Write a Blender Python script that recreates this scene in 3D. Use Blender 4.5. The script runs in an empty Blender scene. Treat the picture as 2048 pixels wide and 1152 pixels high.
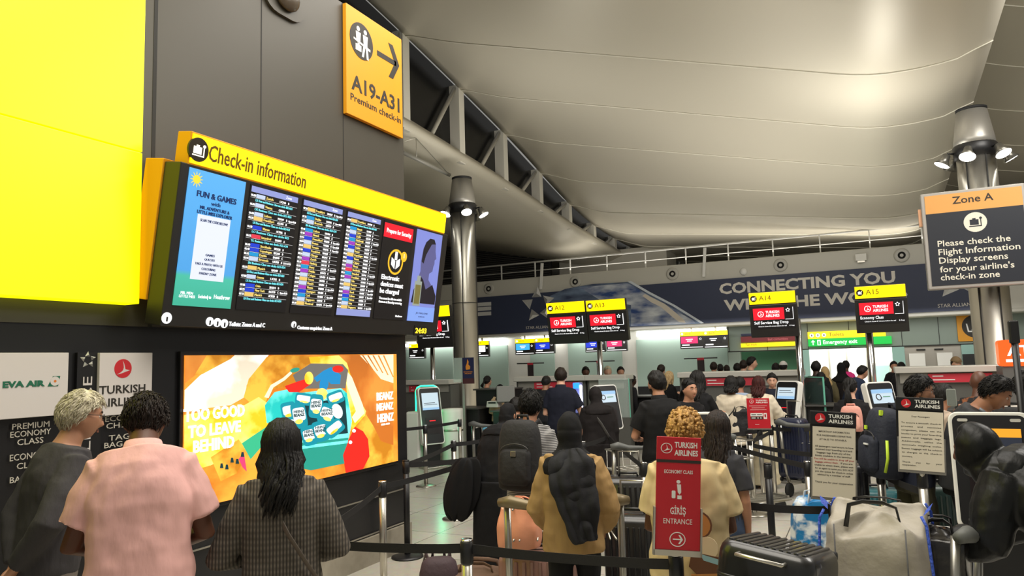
import bpy, bmesh, math, random
from mathutils import Vector, Matrix, Euler, noise
random.seed(7)
PI = math.pi
sc = bpy.context.scene
col = sc.collection
# ------------------------------------------------------------------ camera, world, lights, exposure
EYE = Vector((0, 0, 1.9)); F = 1450.0
_Y = Vector((711, -126, -1450)).normalized()
_Z = Vector((-440, 14200, -1450)); _Z = (_Z - _Z.dot(_Y) * _Y).normalized()
_X = _Y.cross(_Z)
cam = bpy.data.cameras.new('camera'); cam.sensor_width = 36; cam.lens = F / 2048 * 36
cam.clip_start = .05; cam.clip_end = 300
camo = bpy.data.objects.new('camera', cam); col.objects.link(camo)
camo.matrix_world = Matrix(((_X.x, _X.y, _X.z, EYE.x), (_Y.x, _Y.y, _Y.z, EYE.y), (_Z.x, _Z.y, _Z.z, EYE.z), (0, 0, 0, 1)))
sc.camera = camo
sc.view_settings.view_transform = 'Standard'; sc.view_settings.look = 'None'
sc.view_settings.gamma = 1; sc.view_settings.use_curve_mapping = False
sc.view_settings.exposure = 0.0
w = bpy.data.worlds.new('world'); sc.world = w; w.use_nodes = True
w.node_tree.nodes['Background'].inputs[0].default_value = (.95, .93, .87, 1)
w.node_tree.nodes['Background'].inputs[1].default_value = .30
def lamp(name, kind, loc, target, energy, size=1.0, colour=(1, .93, .8), spot=60, blend=.5, sy=None):
    l = bpy.data.lights.new(name, kind); l.energy = energy; l.color = colour
    if kind == 'AREA':
        l.size = size
        if sy: l.shape = 'RECTANGLE'; l.size_y = sy
    else: l.shadow_soft_size = size
    if kind == 'SPOT': l.spot_size = math.radians(spot); l.spot_blend = blend
    o = bpy.data.objects.new(name, l); col.objects.link(o); o.location = loc
    o.rotation_euler = (Vector(target) - Vector(loc)).to_track_quat('-Z', 'Y').to_euler()
    return o
lamp('hall_downlight', 'AREA', (-1.5, 3.0, 6.8), (-1.5, 4.5, 0), 470, 5.0, (1, .94, .84), sy=4)
lamp('hall_downlight', 'AREA', (4.5, 9.5, 7.4), (3, 11, 0), 620, 4.0, (1, .96, .9), sy=4)
lamp('desk_downlight', 'AREA', (-3.5, 23.2, 2.9), (-3.5, 24, 0), 150, 14, (1, .98, .94), sy=.5)
lamp('hall_uplight', 'AREA', (-2.5, 17.0, 3.2), (-3, 17.2, 8), 205, 7, (1, .95, .86), sy=4)
lamp('hall_downlight', 'AREA', (-2.6, 7.4, 6.9), (-3.0, 9.5, 0), 270, 3.6, (1, .95, .88), sy=4)
lamp('far_uplight', 'AREA', (-4.0, 24.9, 5.1), (-4, 25.5, 9), 100, 12, (1, .95, .86), sy=1)

# ------------------------------------------------------------------ pixel rays (2048 x 1152 frame)
def ray(px, py):
    v = Vector((px - 1024, 576 - py, -F))
    return Vector((_X.dot(v), _Y.dot(v), _Z.dot(v))) / F
def at(px, py, d): return EYE + ray(px, py) * d
def onX(px, py, X): r = ray(px, py); return EYE + r * (X / r.x)
def onY(px, py, Y): r = ray(px, py); return EYE + r * (Y / r.y)
def onZ(px, py, z): r = ray(px, py); return EYE + r * ((z - EYE.z) / r.z)

# ------------------------------------------------------------------ materials
def lin(c):
    def f(v):
        v /= 255.0
        return v / 12.92 if v <= .04045 else ((v + .055) / 1.055) ** 2.4
    return tuple(f(v) for v in c[:3]) + (1,)
_m = {}
def M(name, c, rough=.5, metal=0.0, emit=0.0, bump=0.0, bscale=40, var=0.0, vscale=6, alpha=1.0, trans=0.0, stretch=None, spec=.5, coat=0.0, aniso=0):
    if name in _m: return _m[name]
    m = bpy.data.materials.new(name); m.use_nodes = True
    nt = m.node_tree; b = nt.nodes['Principled BSDF']
    L = lin(c)
    b.inputs['Base Color'].default_value = L; b.inputs['Roughness'].default_value = rough
    b.inputs['Metallic'].default_value = metal; b.inputs['Specular IOR Level'].default_value = spec
    b.inputs['Coat Weight'].default_value = coat
    if emit:
        b.inputs['Emission Color'].default_value = L; b.inputs['Emission Strength'].default_value = emit
        b.inputs['Base Color'].default_value = (L[0] * .2, L[1] * .2, L[2] * .2, 1)
    if trans: b.inputs['Transmission Weight'].default_value = trans; b.inputs['IOR'].default_value = 1.2
    if alpha < 1: b.inputs['Alpha'].default_value = alpha
    if bump or var:
        tc = nt.nodes.new('ShaderNodeTexCoord'); mp = nt.nodes.new('ShaderNodeMapping')
        nt.links.new(tc.outputs['Object'], mp.inputs[0])
        if stretch: mp.inputs['Scale'].default_value = stretch
    if bump:
        n = nt.nodes.new('ShaderNodeTexNoise'); n.inputs['Scale'].default_value = bscale; n.inputs['Detail'].default_value = 4
        bp = nt.nodes.new('ShaderNodeBump'); bp.inputs['Strength'].default_value = bump; bp.inputs['Distance'].default_value = .02
        nt.links.new(mp.outputs[0], n.inputs['Vector']); nt.links.new(n.outputs['Fac'], bp.inputs['Height'])
        nt.links.new(bp.outputs[0], b.inputs['Normal'])
    if var:
        n = nt.nodes.new('ShaderNodeTexNoise'); n.inputs['Scale'].default_value = vscale; n.inputs['Detail'].default_value = 5
        r = nt.nodes.new('ShaderNodeValToRGB')
        r.color_ramp.elements[0].position = .3; r.color_ramp.elements[1].position = .7
        r.color_ramp.elements[0].color = tuple(max(0, v * (1 - var)) for v in L[:3]) + (1,)
        r.color_ramp.elements[1].color = tuple(min(1, v * (1 + var)) for v in L[:3]) + (1,)
        nt.links.new(mp.outputs[0], n.inputs['Vector']); nt.links.new(n.outputs['Fac'], r.inputs[0])
        nt.links.new(r.outputs[0], b.inputs['Base Color'])
        if emit: nt.links.new(r.outputs[0], b.inputs['Emission Color'])
    _m[name] = m
    return m
def E(name, c, s=1.0): return M(name, c, rough=.4, emit=s)
def pattern(name, kind, c1, c2, scale, rough=.8, coord='Object', **kw):
    if name in _m: return _m[name]
    m = M(name, c1, rough); nt = m.node_tree; b = nt.nodes['Principled BSDF']
    tc = nt.nodes.new('ShaderNodeTexCoord'); mp = nt.nodes.new('ShaderNodeMapping'); mp.inputs['Scale'].default_value = scale
    nt.links.new(tc.outputs[coord], mp.inputs[0])
    mx = nt.nodes.new('ShaderNodeMix'); mx.data_type = 'RGBA'
    mx.inputs['A'].default_value = lin(c1); mx.inputs['B'].default_value = lin(c2)
    if kind == 'bands':
        t = nt.nodes.new('ShaderNodeTexWave'); t.bands_direction = kw.get('dir', 'X'); t.inputs['Scale'].default_value = 1
        t.inputs['Distortion'].default_value = kw.get('dist', .6); t.inputs['Detail'].default_value = 3
        fac = t.outputs['Fac']
    elif kind == 'check':
        t = nt.nodes.new('ShaderNodeTexWave'); t.bands_direction = 'X'; t.inputs['Scale'].default_value = 1; t.inputs['Distortion'].default_value = .3
        t2 = nt.nodes.new('ShaderNodeTexWave'); t2.bands_direction = 'Z'; t2.inputs['Scale'].default_value = 1; t2.inputs['Distortion'].default_value = .3
        n = nt.nodes.new('ShaderNodeTexNoise'); n.inputs['Scale'].default_value = 14
        ml = nt.nodes.new('ShaderNodeMath'); ml.operation = 'MULTIPLY'
        m2 = nt.nodes.new('ShaderNodeMath'); m2.operation = 'MULTIPLY'; m2.inputs[1].default_value = .95
        nt.links.new(mp.outputs[0], t2.inputs['Vector']); nt.links.new(t.outputs['Fac'], ml.inputs[0]); ma = nt.nodes.new('ShaderNodeMath'); ma.operation = 'MULTIPLY_ADD'; ma.inputs[1].default_value = .45; ma.inputs[2].default_value = .5; nt.links.new(t2.outputs['Fac'], ma.inputs[0]); nt.links.new(ma.outputs[0], ml.inputs[1])
        nt.links.new(ml.outputs[0], m2.inputs[0]); fac = m2.outputs[0]
    else:
        t = nt.nodes.new('ShaderNodeTexNoise'); t.inputs['Scale'].default_value = 1; t.inputs['Detail'].default_value = 6
        r = nt.nodes.new('ShaderNodeValToRGB'); r.color_ramp.elements[0].position = kw.get('lo', .42); r.color_ramp.elements[1].position = kw.get('hi', .58)
        nt.links.new(t.outputs['Fac'], r.inputs[0]); fac = r.outputs[0]
    nt.links.new(mp.outputs[0], t.inputs['Vector'])
    nt.links.new(fac, mx.inputs['Factor']); nt.links.new(mx.outputs['Result'], b.inputs['Base Color'])
    if kw.get('emit'):
        nt.links.new(mx.outputs['Result'], b.inputs['Emission Color']); b.inputs['Emission Strength'].default_value = kw['emit']
    if kw.get('bump'):
        bp = nt.nodes.new('ShaderNodeBump'); bp.inputs['Strength'].default_value = kw['bump']; bp.inputs['Distance'].default_value = .01
        nt.links.new(fac, bp.inputs['Height']); nt.links.new(bp.outputs[0], b.inputs['Normal'])
    return m

# ------------------------------------------------------------------ mesh builder
class MB:
    def __init__(s): s.v = []; s.f = []; s.m = []; s.sm = []
    def add(s, vs, fs, mi=0, smooth=False):
        n = len(s.v); s.v += [Vector(p) for p in vs]
        for f in fs: s.f.append([i + n for i in f]); s.m.append(mi); s.sm.append(smooth)
        return s
    def box(s, c, size, mi=0, rot=None, taper=1.0):
        x, y, z = (v / 2 for v in size); c = Vector(c)
        vs = [Vector((sx * x * (taper if sz > 0 else 1), sy * y * (taper if sz > 0 else 1), sz * z)) for sz in (-1, 1) for sy in (-1, 1) for sx in (-1, 1)]
        if rot: R = Euler(rot).to_matrix(); vs = [R @ v for v in vs]
        return s.add([c + v for v in vs], [(0, 2, 3, 1), (4, 5, 7, 6), (0, 1, 5, 4), (2, 6, 7, 3), (0, 4, 6, 2), (1, 3, 7, 5)], mi)
    def loft(s, rings, mi=0, cap=True, smooth=True, closed=True):
        n = len(rings[0]); vs = [p for r in rings for p in r]; fs = []
        for i in range(len(rings) - 1):
            for j in range(n if closed else n - 1):
                k = (j + 1) % n
                fs.append((i * n + j, i * n + k, (i + 1) * n + k, (i + 1) * n + j))
        if cap and closed: fs += [tuple(range(n))[::-1], tuple(range((len(rings) - 1) * n, len(rings) * n))]
        return s.add(vs, fs, mi, smooth)
    def tube(s, pts, r, n=10, mi=0, cap=True, smooth=True, flat=1.0):
        pts = [Vector(p) for p in pts]; rs = r if isinstance(r, (list, tuple)) else [r] * len(pts)
        rings = []; up = None
        for i, p in enumerate(pts):
            t = (pts[min(i + 1, len(pts) - 1)] - pts[max(i - 1, 0)]).normalized()
            if up is None: up = t.orthogonal().normalized() if abs(t.z) > .95 else (Vector((0, 0, 1)) - t * t.z).normalized()
            up = (up - t * up.dot(t)).normalized(); b = t.cross(up)
            rings.append([p + (up * math.cos(2 * PI * k / n) + b * math.sin(2 * PI * k / n) * flat) * rs[i] for k in range(n)])
        return s.loft(rings, mi, cap, smooth)
    def lathe(s, prof, c=(0, 0, 0), n=24, mi=0, axis='z'):
        c = Vector(c); rings = []
        for r, z in prof:
            ring = []
            for k in range(n):
                a = 2 * PI * k / n; x, y = r * math.cos(a), r * math.sin(a)
                ring.append(c + (Vector((x, y, z)) if axis == 'z' else Vector((y, z, x)) if axis == 'y' else Vector((z, x, y))))
            rings.append(ring)
        return s.loft(rings, mi, True, True)
    def ball(s, c, r, mi=0, n=12, rot=None):
        r = (r,) * 3 if not isinstance(r, (tuple, list)) else r; c = Vector(c); R = Euler(rot).to_matrix() if rot else Matrix.Identity(3)
        rings = [[c + R @ Vector((r[0] * math.sin(a) * math.cos(2 * PI * k / n), r[1] * math.sin(a) * math.sin(2 * PI * k / n), -r[2] * math.cos(a))) for k in range(n)]
                 for a in [max(.03, min(PI - .03, PI * i / (n // 2 + 2))) for i in range(n // 2 + 3)]]
        return s.loft(rings, mi)
    def prism(s, poly, y0, y1, mi=0, frame=None):
        """poly in (x, z), pushed from y0 to y1 along y; frame maps it elsewhere"""
        n = len(poly); vs = [Vector((x, y0, z)) for x, z in poly] + [Vector((x, y1, z)) for x, z in poly]
        if frame is not None: vs = [frame @ v for v in vs]
        return s.add(vs, [tuple(range(n)), tuple(range(2 * n - 1, n - 1, -1))] + [(i, i + n, (i + 1) % n + n, (i + 1) % n) for i in range(n)], mi)
    def rprism(s, c, w, h, d, r, mi=0, frame=None, n=5):
        cx, cy, cz = c
        return s.prism([(cx + x, cz + z) for x, z in rrect(w, h, r, n)], cy - d / 2, cy + d / 2, mi, frame)
    def build(s, name, mats, parent=None, bevel=0, smooth=None, loc=None):
        me = bpy.data.meshes.new(name); me.from_pydata([tuple(v) for v in s.v], [], s.f)
        for m in (mats if isinstance(mats, (list, tuple)) else [mats]): me.materials.append(m)
        me.polygons.foreach_set('material_index', s.m)
        me.polygons.foreach_set('use_smooth', s.sm if smooth is None else [smooth] * len(s.f))
        me.update()
        bm = bmesh.new(); bm.from_mesh(me); bmesh.ops.recalc_face_normals(bm, faces=bm.faces); bm.to_mesh(me); bm.free()
        o = bpy.data.objects.new(name, me); col.objects.link(o)
        if parent: o.parent = parent
        if loc: o.location = loc
        if bevel:
            b = o.modifiers.new('edge', 'BEVEL'); b.width = bevel; b.segments = 2; b.limit_method = 'ANGLE'; b.angle_limit = .7
        return o
def rrect(w, h, r, n=5):
    pts = []
    for cx, cz, a0 in ((w / 2 - r, h / 2 - r, 0), (-w / 2 + r, h / 2 - r, PI / 2), (-w / 2 + r, -h / 2 + r, PI), (w / 2 - r, -h / 2 + r, 1.5 * PI)):
        for k in range(n + 1): a = a0 + PI / 2 * k / n; pts.append((cx + r * math.cos(a), cz + r * math.sin(a)))
    return pts
def circ(cx, cz, r, n=28, a0=0, rz=None): return [(cx + r * math.cos(a0 + 2 * PI * k / n), cz + (rz or r) * math.sin(a0 + 2 * PI * k / n)) for k in range(n)]
def tag(o, label=None, cat=None, group=None, kind=None):
    for k, v in (('label', label), ('category', cat), ('group', group), ('kind', kind)):
        if v: o[k] = v
    return o
def thing(name, label, cat, loc=(0, 0, 0), rz=0, group=None, rot=None):
    o = bpy.data.objects.new(name, None); o.empty_display_size = .1; col.objects.link(o)
    o.location = loc; o.rotation_euler = rot or (0, 0, rz)
    return tag(o, label, cat, group)
def struct(name, mb, mats, parent=None, bevel=0, smooth=None):
    o = mb.build(name, mats, parent, bevel, smooth); o['kind'] = 'structure'; return o
# frames that carry a flat drawing (x right, z up, y into the panel) onto a wall
def frameX(X, y=0, z=0): return Matrix.Translation((X, y, z)) @ Matrix.Rotation(PI / 2, 4, 'Z')       # faces +X
def frameY(Y, x=0, z=0): return Matrix.Translation((x, Y, z))                                      # faces -Y
def text(parts, mat, parent, frame, name='lettering', th=.003):
    """parts: (string, x0, x1, z0, z1 of the capitals' box, bold); one mesh of all strings lying on frame's face"""
    if 1 < len(parts) <= 8:
        for t in parts: o = text([t], mat, parent, frame, name, th)
        return o
    mb = MB()
    for t in parts:
        body, x0, x1, z0, z1 = t[:5]; bold = t[5] if len(t) > 5 else 0
        c = bpy.data.curves.new('t', 'FONT'); c.body = body; c.offset = bold; c.resolution_u = 2; c.extrude = .05
        o = bpy.data.objects.new('t', c); me = bpy.data.meshes.new_from_object(o)
        xs = [v.co.x for v in me.vertices]
        if xs:
            a, b = min(xs), max(xs); zs = [v.co.y for v in me.vertices]; lo, hi = min(zs), max(zs)
            if any(ch in 'gjpqy,' for ch in body) and not body.isupper(): base = 0
            else: base = lo
            top = max(hi, .65)
            if x1 is None: kx = (z1 - z0) / (top - base); X = lambda v: x0 + (v - a) * kx
            else: kx = (x1 - x0) / max(b - a, 1e-4); X = lambda v: x0 + (v - a) * kx
            kz = (z1 - z0) / max(top - base, 1e-4)
            mb.add([frame @ Vector((X(v.co.x), -th if v.co.z > 0 else .0005, z0 + (v.co.y - base) * kz)) for v in me.vertices], [tuple(p.vertices) for p in me.polygons], 0)
        bpy.data.objects.remove(o); bpy.data.curves.remove(c); bpy.data.meshes.remove(me)
    return mb.build(name, mat, parent)
def shapes(polys, mats, parent, frame, name, th=.002, step=0.0):
    """polys: (material index, polygon in x,z): thin raised prints on a panel's face, later ones a little in front"""
    mb = MB()
    for i, (mi, p) in enumerate(polys): mb.prism(p, -th - step * i, .001, mi, frame)
    return mb.build(name, mats, parent)
# ------------------------------------------------------------------ the setting
WX = -4.46
m_wall = M('dark_wall_panel', (73, 70, 63), .42, .25, bump=.03, bscale=3)
m_wall_low = M('dark_gloss_panel', (36, 36, 38), .28, .2)
m_black = M('black_plastic', (22, 22, 24), .4)
m_matt = M('matt_black', (14, 14, 15), .7)
m_white = M('white_enamel', (225, 224, 218), .45)
m_steel = M('brushed_steel', (190, 186, 176), .3, .9, bump=.02, bscale=60)
m_chrome = M('chrome', (205, 205, 205), .15, 1)
m_ceil = M('satin_ceiling_panel', (200, 194, 178), .44, .2)
m_seam = M('panel_seam', (236, 232, 218), .5)
m_seam_d = M('dark_seam', (30, 29, 28), .7)
m_glassdark = M('night_glass', (20, 20, 21), .2, 0, spec=.3)
m_text_w = E('white_sign_text', (238, 238, 236), 1.0)
m_paint_w = M('white_paint', (228, 228, 224), .6)
m_paint_k = M('black_paint', (24, 24, 24), .6)

# floor: pale terrazzo slabs with thin dark joints
fm = M('terrazzo_floor', (190, 186, 174), .24, bump=0)
nt = fm.node_tree; b_ = nt.nodes['Principled BSDF']
tc = nt.nodes.new('ShaderNodeTexCoord'); mp = nt.nodes.new('ShaderNodeMapping'); nt.links.new(tc.outputs['Object'], mp.inputs[0])
mp.inputs['Rotation'].default_value = (0, 0, .0); mp.inputs['Scale'].default_value = (1.0, 1.0, 1.0)
bt = nt.nodes.new('ShaderNodeTexBrick'); bt.offset = 0; bt.inputs['Scale'].default_value = 1.0
bt.inputs['Brick Width'].default_value = .9; bt.inputs['Row Height'].default_value = .9; bt.inputs['Mortar Size'].default_value = .006
bt.inputs['Color1'].default_value = lin((192, 188, 176)); bt.inputs['Color2'].default_value = lin((181, 177, 166)); bt.inputs['Mortar'].default_value = lin((96, 92, 86))
n1 = nt.nodes.new('ShaderNodeTexNoise'); n1.inputs['Scale'].default_value = 9; n1.inputs['Detail'].default_value = 8; n1.inputs['Roughness'].default_value = .8
mx = nt.nodes.new('ShaderNodeMix'); mx.data_type = 'RGBA'; mx.blend_type = 'OVERLAY'; mx.inputs['Factor'].default_value = .28
nt.links.new(mp.outputs[0], bt.inputs['Vector']); nt.links.new(tc.outputs['Object'], n1.inputs['Vector'])
nt.links.new(bt.outputs['Color'], mx.inputs['A']); nt.links.new(n1.outputs['Color'], mx.inputs['B']); nt.links.new(mx.outputs['Result'], b_.inputs['Base Color'])
struct('floor', MB().box((2, 16, -.05), (44, 60, .1)), fm)

# left wall block
wb = MB(); wb.box((WX - 1.5, 2.3, 3.87), (3.0, 8.5, 3.3), 0); wb.box((WX - 1.5, 2.3, 1.2), (2.98, 8.48, 2.04), 1)
wall = struct('wall_left', wb, [m_wall, m_wall_low])
sm_ = MB()
for px in (522, 686): y = onX(px, 200, WX).y; sm_.box((WX, y, 3.87), (.006, .008, 3.3))
for y in (3.42,): sm_.box((WX, y, 3.87), (.006, .03, 3.3))
struct('seam', sm_, m_seam_d, wall)
sl = MB()
for z in (.28, .62): sl.box((WX + .003, 2.3, z), (.012, 8.5, .012))
struct('metal_strip', sl, m_steel, wall)
struct('baseboard_left', MB().box((WX - 1.46, 2.3, .13), (2.98, 8.5, .26)), M('stone_plinth', (150, 143, 128), .5, var=.12, vscale=8))

# wave roof -------------------------------------------------
def interp(t, x):
    if x <= t[0][0]: a, b = t[0], t[1]
    elif x >= t[-1][0]: a, b = t[-2], t[-1]
    else:
        for a, b in zip(t, t[1:]):
            if a[0] <= x <= b[0]: break
    return a[1] + (b[1] - a[1]) * (x - a[0]) / (b[0] - a[0])
TOPS = [(-6, 10.6), (4, 10.4), (9, 9.9), (13.27, 9.25), (15.82, 8.79), (18.55, 8.26), (21.1, 7.62), (23, 7.18), (25.7, 6.82), (28.8, 6.68), (31.5, 6.62), (36, 6.9), (44, 8)]
SILL = [(-6, 8.2), (4, 7.75), (9, 7.42), (13, 7.17), (15.9, 6.98), (18.5, 6.8), (21, 6.57), (23.6, 6.37), (25.9, 6.24), (28.7, 6.1), (34, 6.05), (44, 6.6)]
def smooth_t(t, y): return sum(interp(t, y + d) for d in (-1.2, -.6, 0, .6, 1.2)) / 5
def trough(y): return smooth_t([(-6, 8), (4, 7.2), (9, 6.75), (13, 6.4), (15.5, 6.2), (18.2, 5.97), (20.6, 5.8), (23.1, 5.6), (28, 5.4), (34, 5.4), (44, 6.2)], y)
BAY = 10.9; X0 = -8.8
def roof_z(k, x, y):
    """height of bay k's ceiling; x is measured from the bay's high edge"""
    T = trough(y) if k >= 0 else smooth_t(SILL, y) - .05
    L = smooth_t(TOPS, y) if k <= 0 else T + 2.2
    if k < 0: L = T + 2.2
    pts = [(0, L), (1.2, L - .45), (9.0, T + .06), (9.5, T), (10.2, T + .02), (10.75, T + .12), (BAY, T + .32)]
    return sum(interp(pts, min(max(x + d, 0), BAY)) for d in (-.25, 0, .25)) / 3
SEAMS = [.77 + 2.46 * i for i in range(-2, 18)]
def roof(k, name):
    mb = MB(); xs = [BAY * i / 44 for i in range(45)]; ys = [-5 + .41 * i for i in range(119)]
    mb.loft([[(X0 + BAY * k + x, y, roof_z(k, x, y)) for x in xs] for y in ys], 0, closed=False)
    # rolled outer lip that turns back up to the next bay's sill
    o = struct(name, mb, m_ceil)
    so = o.modifiers.new('thick', 'SOLIDIFY'); so.thickness = .25; so.offset = 1 if False else -1
    sb = MB()
    for j, y in enumerate(SEAMS):
        if y < -4 or y > 43: continue
        rows = []
        for x in xs:
            z = roof_z(k, x, y)
            rows.append([(X0 + BAY * k + x, y - .03, z - .002), (X0 + BAY * k + x, y - .024, z - .02), (X0 + BAY * k + x, y + .03, z - .004)])
        sb.loft(rows, 0, cap=False)
    struct('panel_seam', sb, m_seam, o)
    return o
roof(0, 'ceiling'); roof(-1, 'ceiling_left'); roof(1, 'ceiling_right')
# clerestory windows between the bays: each window with its pane, post and diagonal strut
m_post = M('pale_post', (176, 172, 160), .5, .2)
m_post2 = M('pale_post_face', (226, 223, 212), .5, .2)
for i, (ya, yb) in enumerate(zip(SEAMS, SEAMS[1:])):
    if ya < 8 or ya > 42: continue
    e = bpy.data.objects.new('window_%d' % (i - 3), None); col.objects.link(e); e['kind'] = 'structure'
    x = X0 - .02; za, zb = smooth_t(SILL, ya) - .05, smooth_t(SILL, yb) - .05; ta, tb = smooth_t(TOPS, ya) + .03, smooth_t(TOPS, yb) + .03
    MB().add([(x - .25, ya, za), (x - .25, yb, zb), (x - .25, yb, tb + .2), (x - .25, ya, ta + .2), (x - .3, ya, za), (x - .3, yb, zb), (x - .3, yb, tb + .2), (x - .3, ya, ta + .2)],
             [(0, 1, 2, 3), (7, 6, 5, 4), (0, 4, 5, 1), (2, 6, 7, 3), (1, 5, 6, 2), (0, 3, 7, 4)]).build('pane', m_glassdark, e)
    MB().box((x - .12, ya, (za + ta) / 2), (.30, .26, ta - za + .1)).build('post', m_post2, e)
    MB().tube([(x - .1, ya + .15, za + .05), (x - .1, yb - .12, tb - .25)] if False else [(x - .1, yb - .1, tb - .02), (x - .1, ya + (yb - ya) * .42, za - .02)], .055, 8).build('strut', m_post, e)

# far wall: white bulkhead with the blue banner, hand rail on top, desks beneath
FY = 24.0
mB = M('bulkhead_white', (196, 194, 184), .5)
fw = MB(); fw.box((-5.5, FY + 1.0, 4.65), (24, 2.0, .62)); fw.box((-5.5, FY + 1.03, 3.62), (24, 1.94, 1.5)); fw.box((-5.5, FY + 1.0, 2.9), (24, 2.0, .1))
struct('wall_back', fw, mB, bevel=.03)
ban = thing('banner', 'long navy blue banner with a globe and white slogan across the far bulkhead', 'banner')
bm_ = MB(); bm_.box((-5.2, FY - .03, 3.66), (17.0, .06, 1.4)); bm_.build('panel', M('navy_banner', (46, 54, 80), .55), ban)
fY = frameY(FY - .06)
def pY(px, py, Y): p = onY(px, py, Y); return (p.x, p.z)
earth = [(1100, 592), (1130, 578), (1185, 568), (1255, 564), (1275, 574), (1300, 587), (1325, 600), (1350, 613), (1372, 626), (1390, 637), (1404, 647), (1300, 652), (1262, 652), (1200, 652), (1140, 650), (1105, 640)]
e_in = [(1160, 575), (1255, 566), (1270, 575), (1296, 590), (1320, 603), (1345, 617), (1367, 630), (1385, 640), (1392, 647), (1262, 652), (1262, 610), (1200, 600)]
cont = [(1285, 592), (1303, 605), (1322, 614), (1345, 634), (1358, 644), (1372, 646), (1368, 640), (1350, 624), (1330, 608), (1310, 598), (1290, 588)]
P_ = lambda pts, Y: [pY(x, y, Y) for x, y in pts]
shapes([(0, P_(earth, FY - .06)), (1, P_(e_in, FY - .06)), (2, P_(cont, FY - .06))],
       [pattern('globe_blue', 'noise', (46, 56, 84), (120, 140, 168), (1.3, 1, 4.5), .6, lo=.3, hi=.75), pattern('globe_cloud', 'noise', (40, 70, 128), (214, 220, 224), (1.2, 1, 3.2), .6, lo=.36, hi=.68), M('globe_land', (212, 204, 190), .6)], ban, fY, 'globe_print', step=.002)
shapes([(0, P_([(1255, 563), (1262, 562), (1300, 584), (1350, 610), (1408, 646), (1402, 647), (1345, 612), (1298, 588)], FY - .06))], [M('globe_limb', (206, 214, 222), .6)], ban, fY, 'globe_rim', th=.008)
def tx(s, px0, py0, px1, py1, Y, bold=.0):
    a, b = onY(px0, py0, Y), onY(px1, py1, Y); return (s, a.x, b.x, min(a.z, b.z), max(a.z, b.z), bold)
def tline(s, pxl, pxr, pyb_l, cap_px, Y, bold=0):
    a = onY(pxl, pyb_l, Y); b = onY(pxr, pyb_l, Y); t = onY(pxl, pyb_l - cap_px, Y); return (s, a.x, b.x, a.z, t.z, bold)
a = onY(1440, 591, FY); c = onY(1440, 569, FY)
x0 = a.x; x1 = onY(1790, 550, FY).x
text([('CONNECTING YOU', x0, x1, 3.86, 4.22, .035), ('WITH THE WORLD', onY(1449, 620, FY).x, onY(1815, 590, FY).x, 3.32, 3.68, .035)], M('banner_white', (218, 214, 204), .6), ban, fY, 'slogan')
def star(mats, parent, frame, cx, cz, r, name='star_emblem', h=.05):
    mb = MB()
    for k in range(5):
        a = PI / 2 + 2 * PI * k / 5; d = Vector((math.cos(a), math.sin(a))); t = Vector((-d.y, d.x)); c = Vector((cx, cz))
        tip = c + d * r; b1 = c + d * r * .42 + t * r * .36; b2 = c + d * r * .40 - t * r * .20; g = (tip + b1 + b2) / 3
        vs = [frame @ Vector((tip.x, 0, tip.y)), frame @ Vector((b1.x, 0, b1.y)), frame @ Vector((b2.x, 0, b2.y)), frame @ Vector((g.x, -h, g.y))]
        mb.add(vs, [(0, 1, 3)], 0); mb.add(vs, [(1, 2, 3)], 1); mb.add(vs, [(2, 0, 3)], 2)
    return mb.build(name, mats, parent)
m_st = [M('star_light', (214, 214, 212), .4, .2), M('star_mid', (150, 150, 150), .4, .2), M('star_pale', (188, 188, 186), .4, .2)]
c = onY(1078, 611, FY); star(m_st, ban, fY, c.x, 3.93, .68)
c = onY(1914, 560, FY); star(m_st, ban, fY, c.x, 3.93, .68)
tw = M('banner_white', (218, 214, 204))
text([('STAR ALLIANCE', onY(1053, 650, FY).x, onY(1107, 646, FY).x, 3.07, 3.17), ('STAR ALLIANCE', onY(1875, 610, FY).x, onY(1955, 605, FY).x, 3.07, 3.17)], tw, ban, fY, 'alliance_name')
lb = []
for px, py in ((840, 617), (885, 612), (888, 624), (888, 633), (888, 642), (942, 609), (942, 618), (942, 628)):
    c = onY(px if px < 900 else 966, py + (0 if px < 900 else 0), FY)
    lb.append((0, [(c.x - .38, c.z - .07), (c.x + .38, c.z - .07), (c.x + .38, c.z + .07), (c.x - .38, c.z + .07)]))
shapes(lb, [M('airline_tile', (206, 206, 204), .5)], ban, fY, 'airline_tile', th=.012)
# round air nozzles on the white band
for px, py, wh in ((978, 571, 'furthest to the left, beside the steel column'), (1151, 558, 'above the three-sided star emblem'), (1345, 543, 'above the globe print'), (1561, 527, 'above the word CONNECTING'), (1803, 508, 'just left of the hanging zone sign')):
    p = onY(px, py, FY); n = thing('air_nozzle', 'round air nozzle in the white band ' + wh, 'vent', (p.x, FY, 4.66), group='air nozzles along the white band')
    MB().lathe([(.10, -.04), (.17, -.06), (.21, -.03), (.21, .02), (.1, .02)], n=24, axis='y').build('ring', M('nozzle_grey', (186, 184, 176), .4), n)
    MB().lathe([(.02, -.035), (.105, -.05), (.105, .01), (.02, .01)], n=20, axis='y').build('bore', m_matt, n)
p = onY(1487, 536, FY); tag(MB().ball((p.x, FY - .02, 4.55), .12).build('camera_dome', M('dome_white', (226, 226, 222), .3)), 'small white dome on the far white band above the slogan', 'camera')
p = onY(1722, 518, FY); k = thing('floodlight', 'small white box floodlight on the far white band near the right end', 'light', (p.x, FY - .1, 4.66))
MB().box((0, 0, .03), (.3, .16, .2)).build('housing', m_white, k, .01); MB().box((0, 0, -.1), (.2, .1, .05)).build('bracket', m_steel, k)
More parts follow.
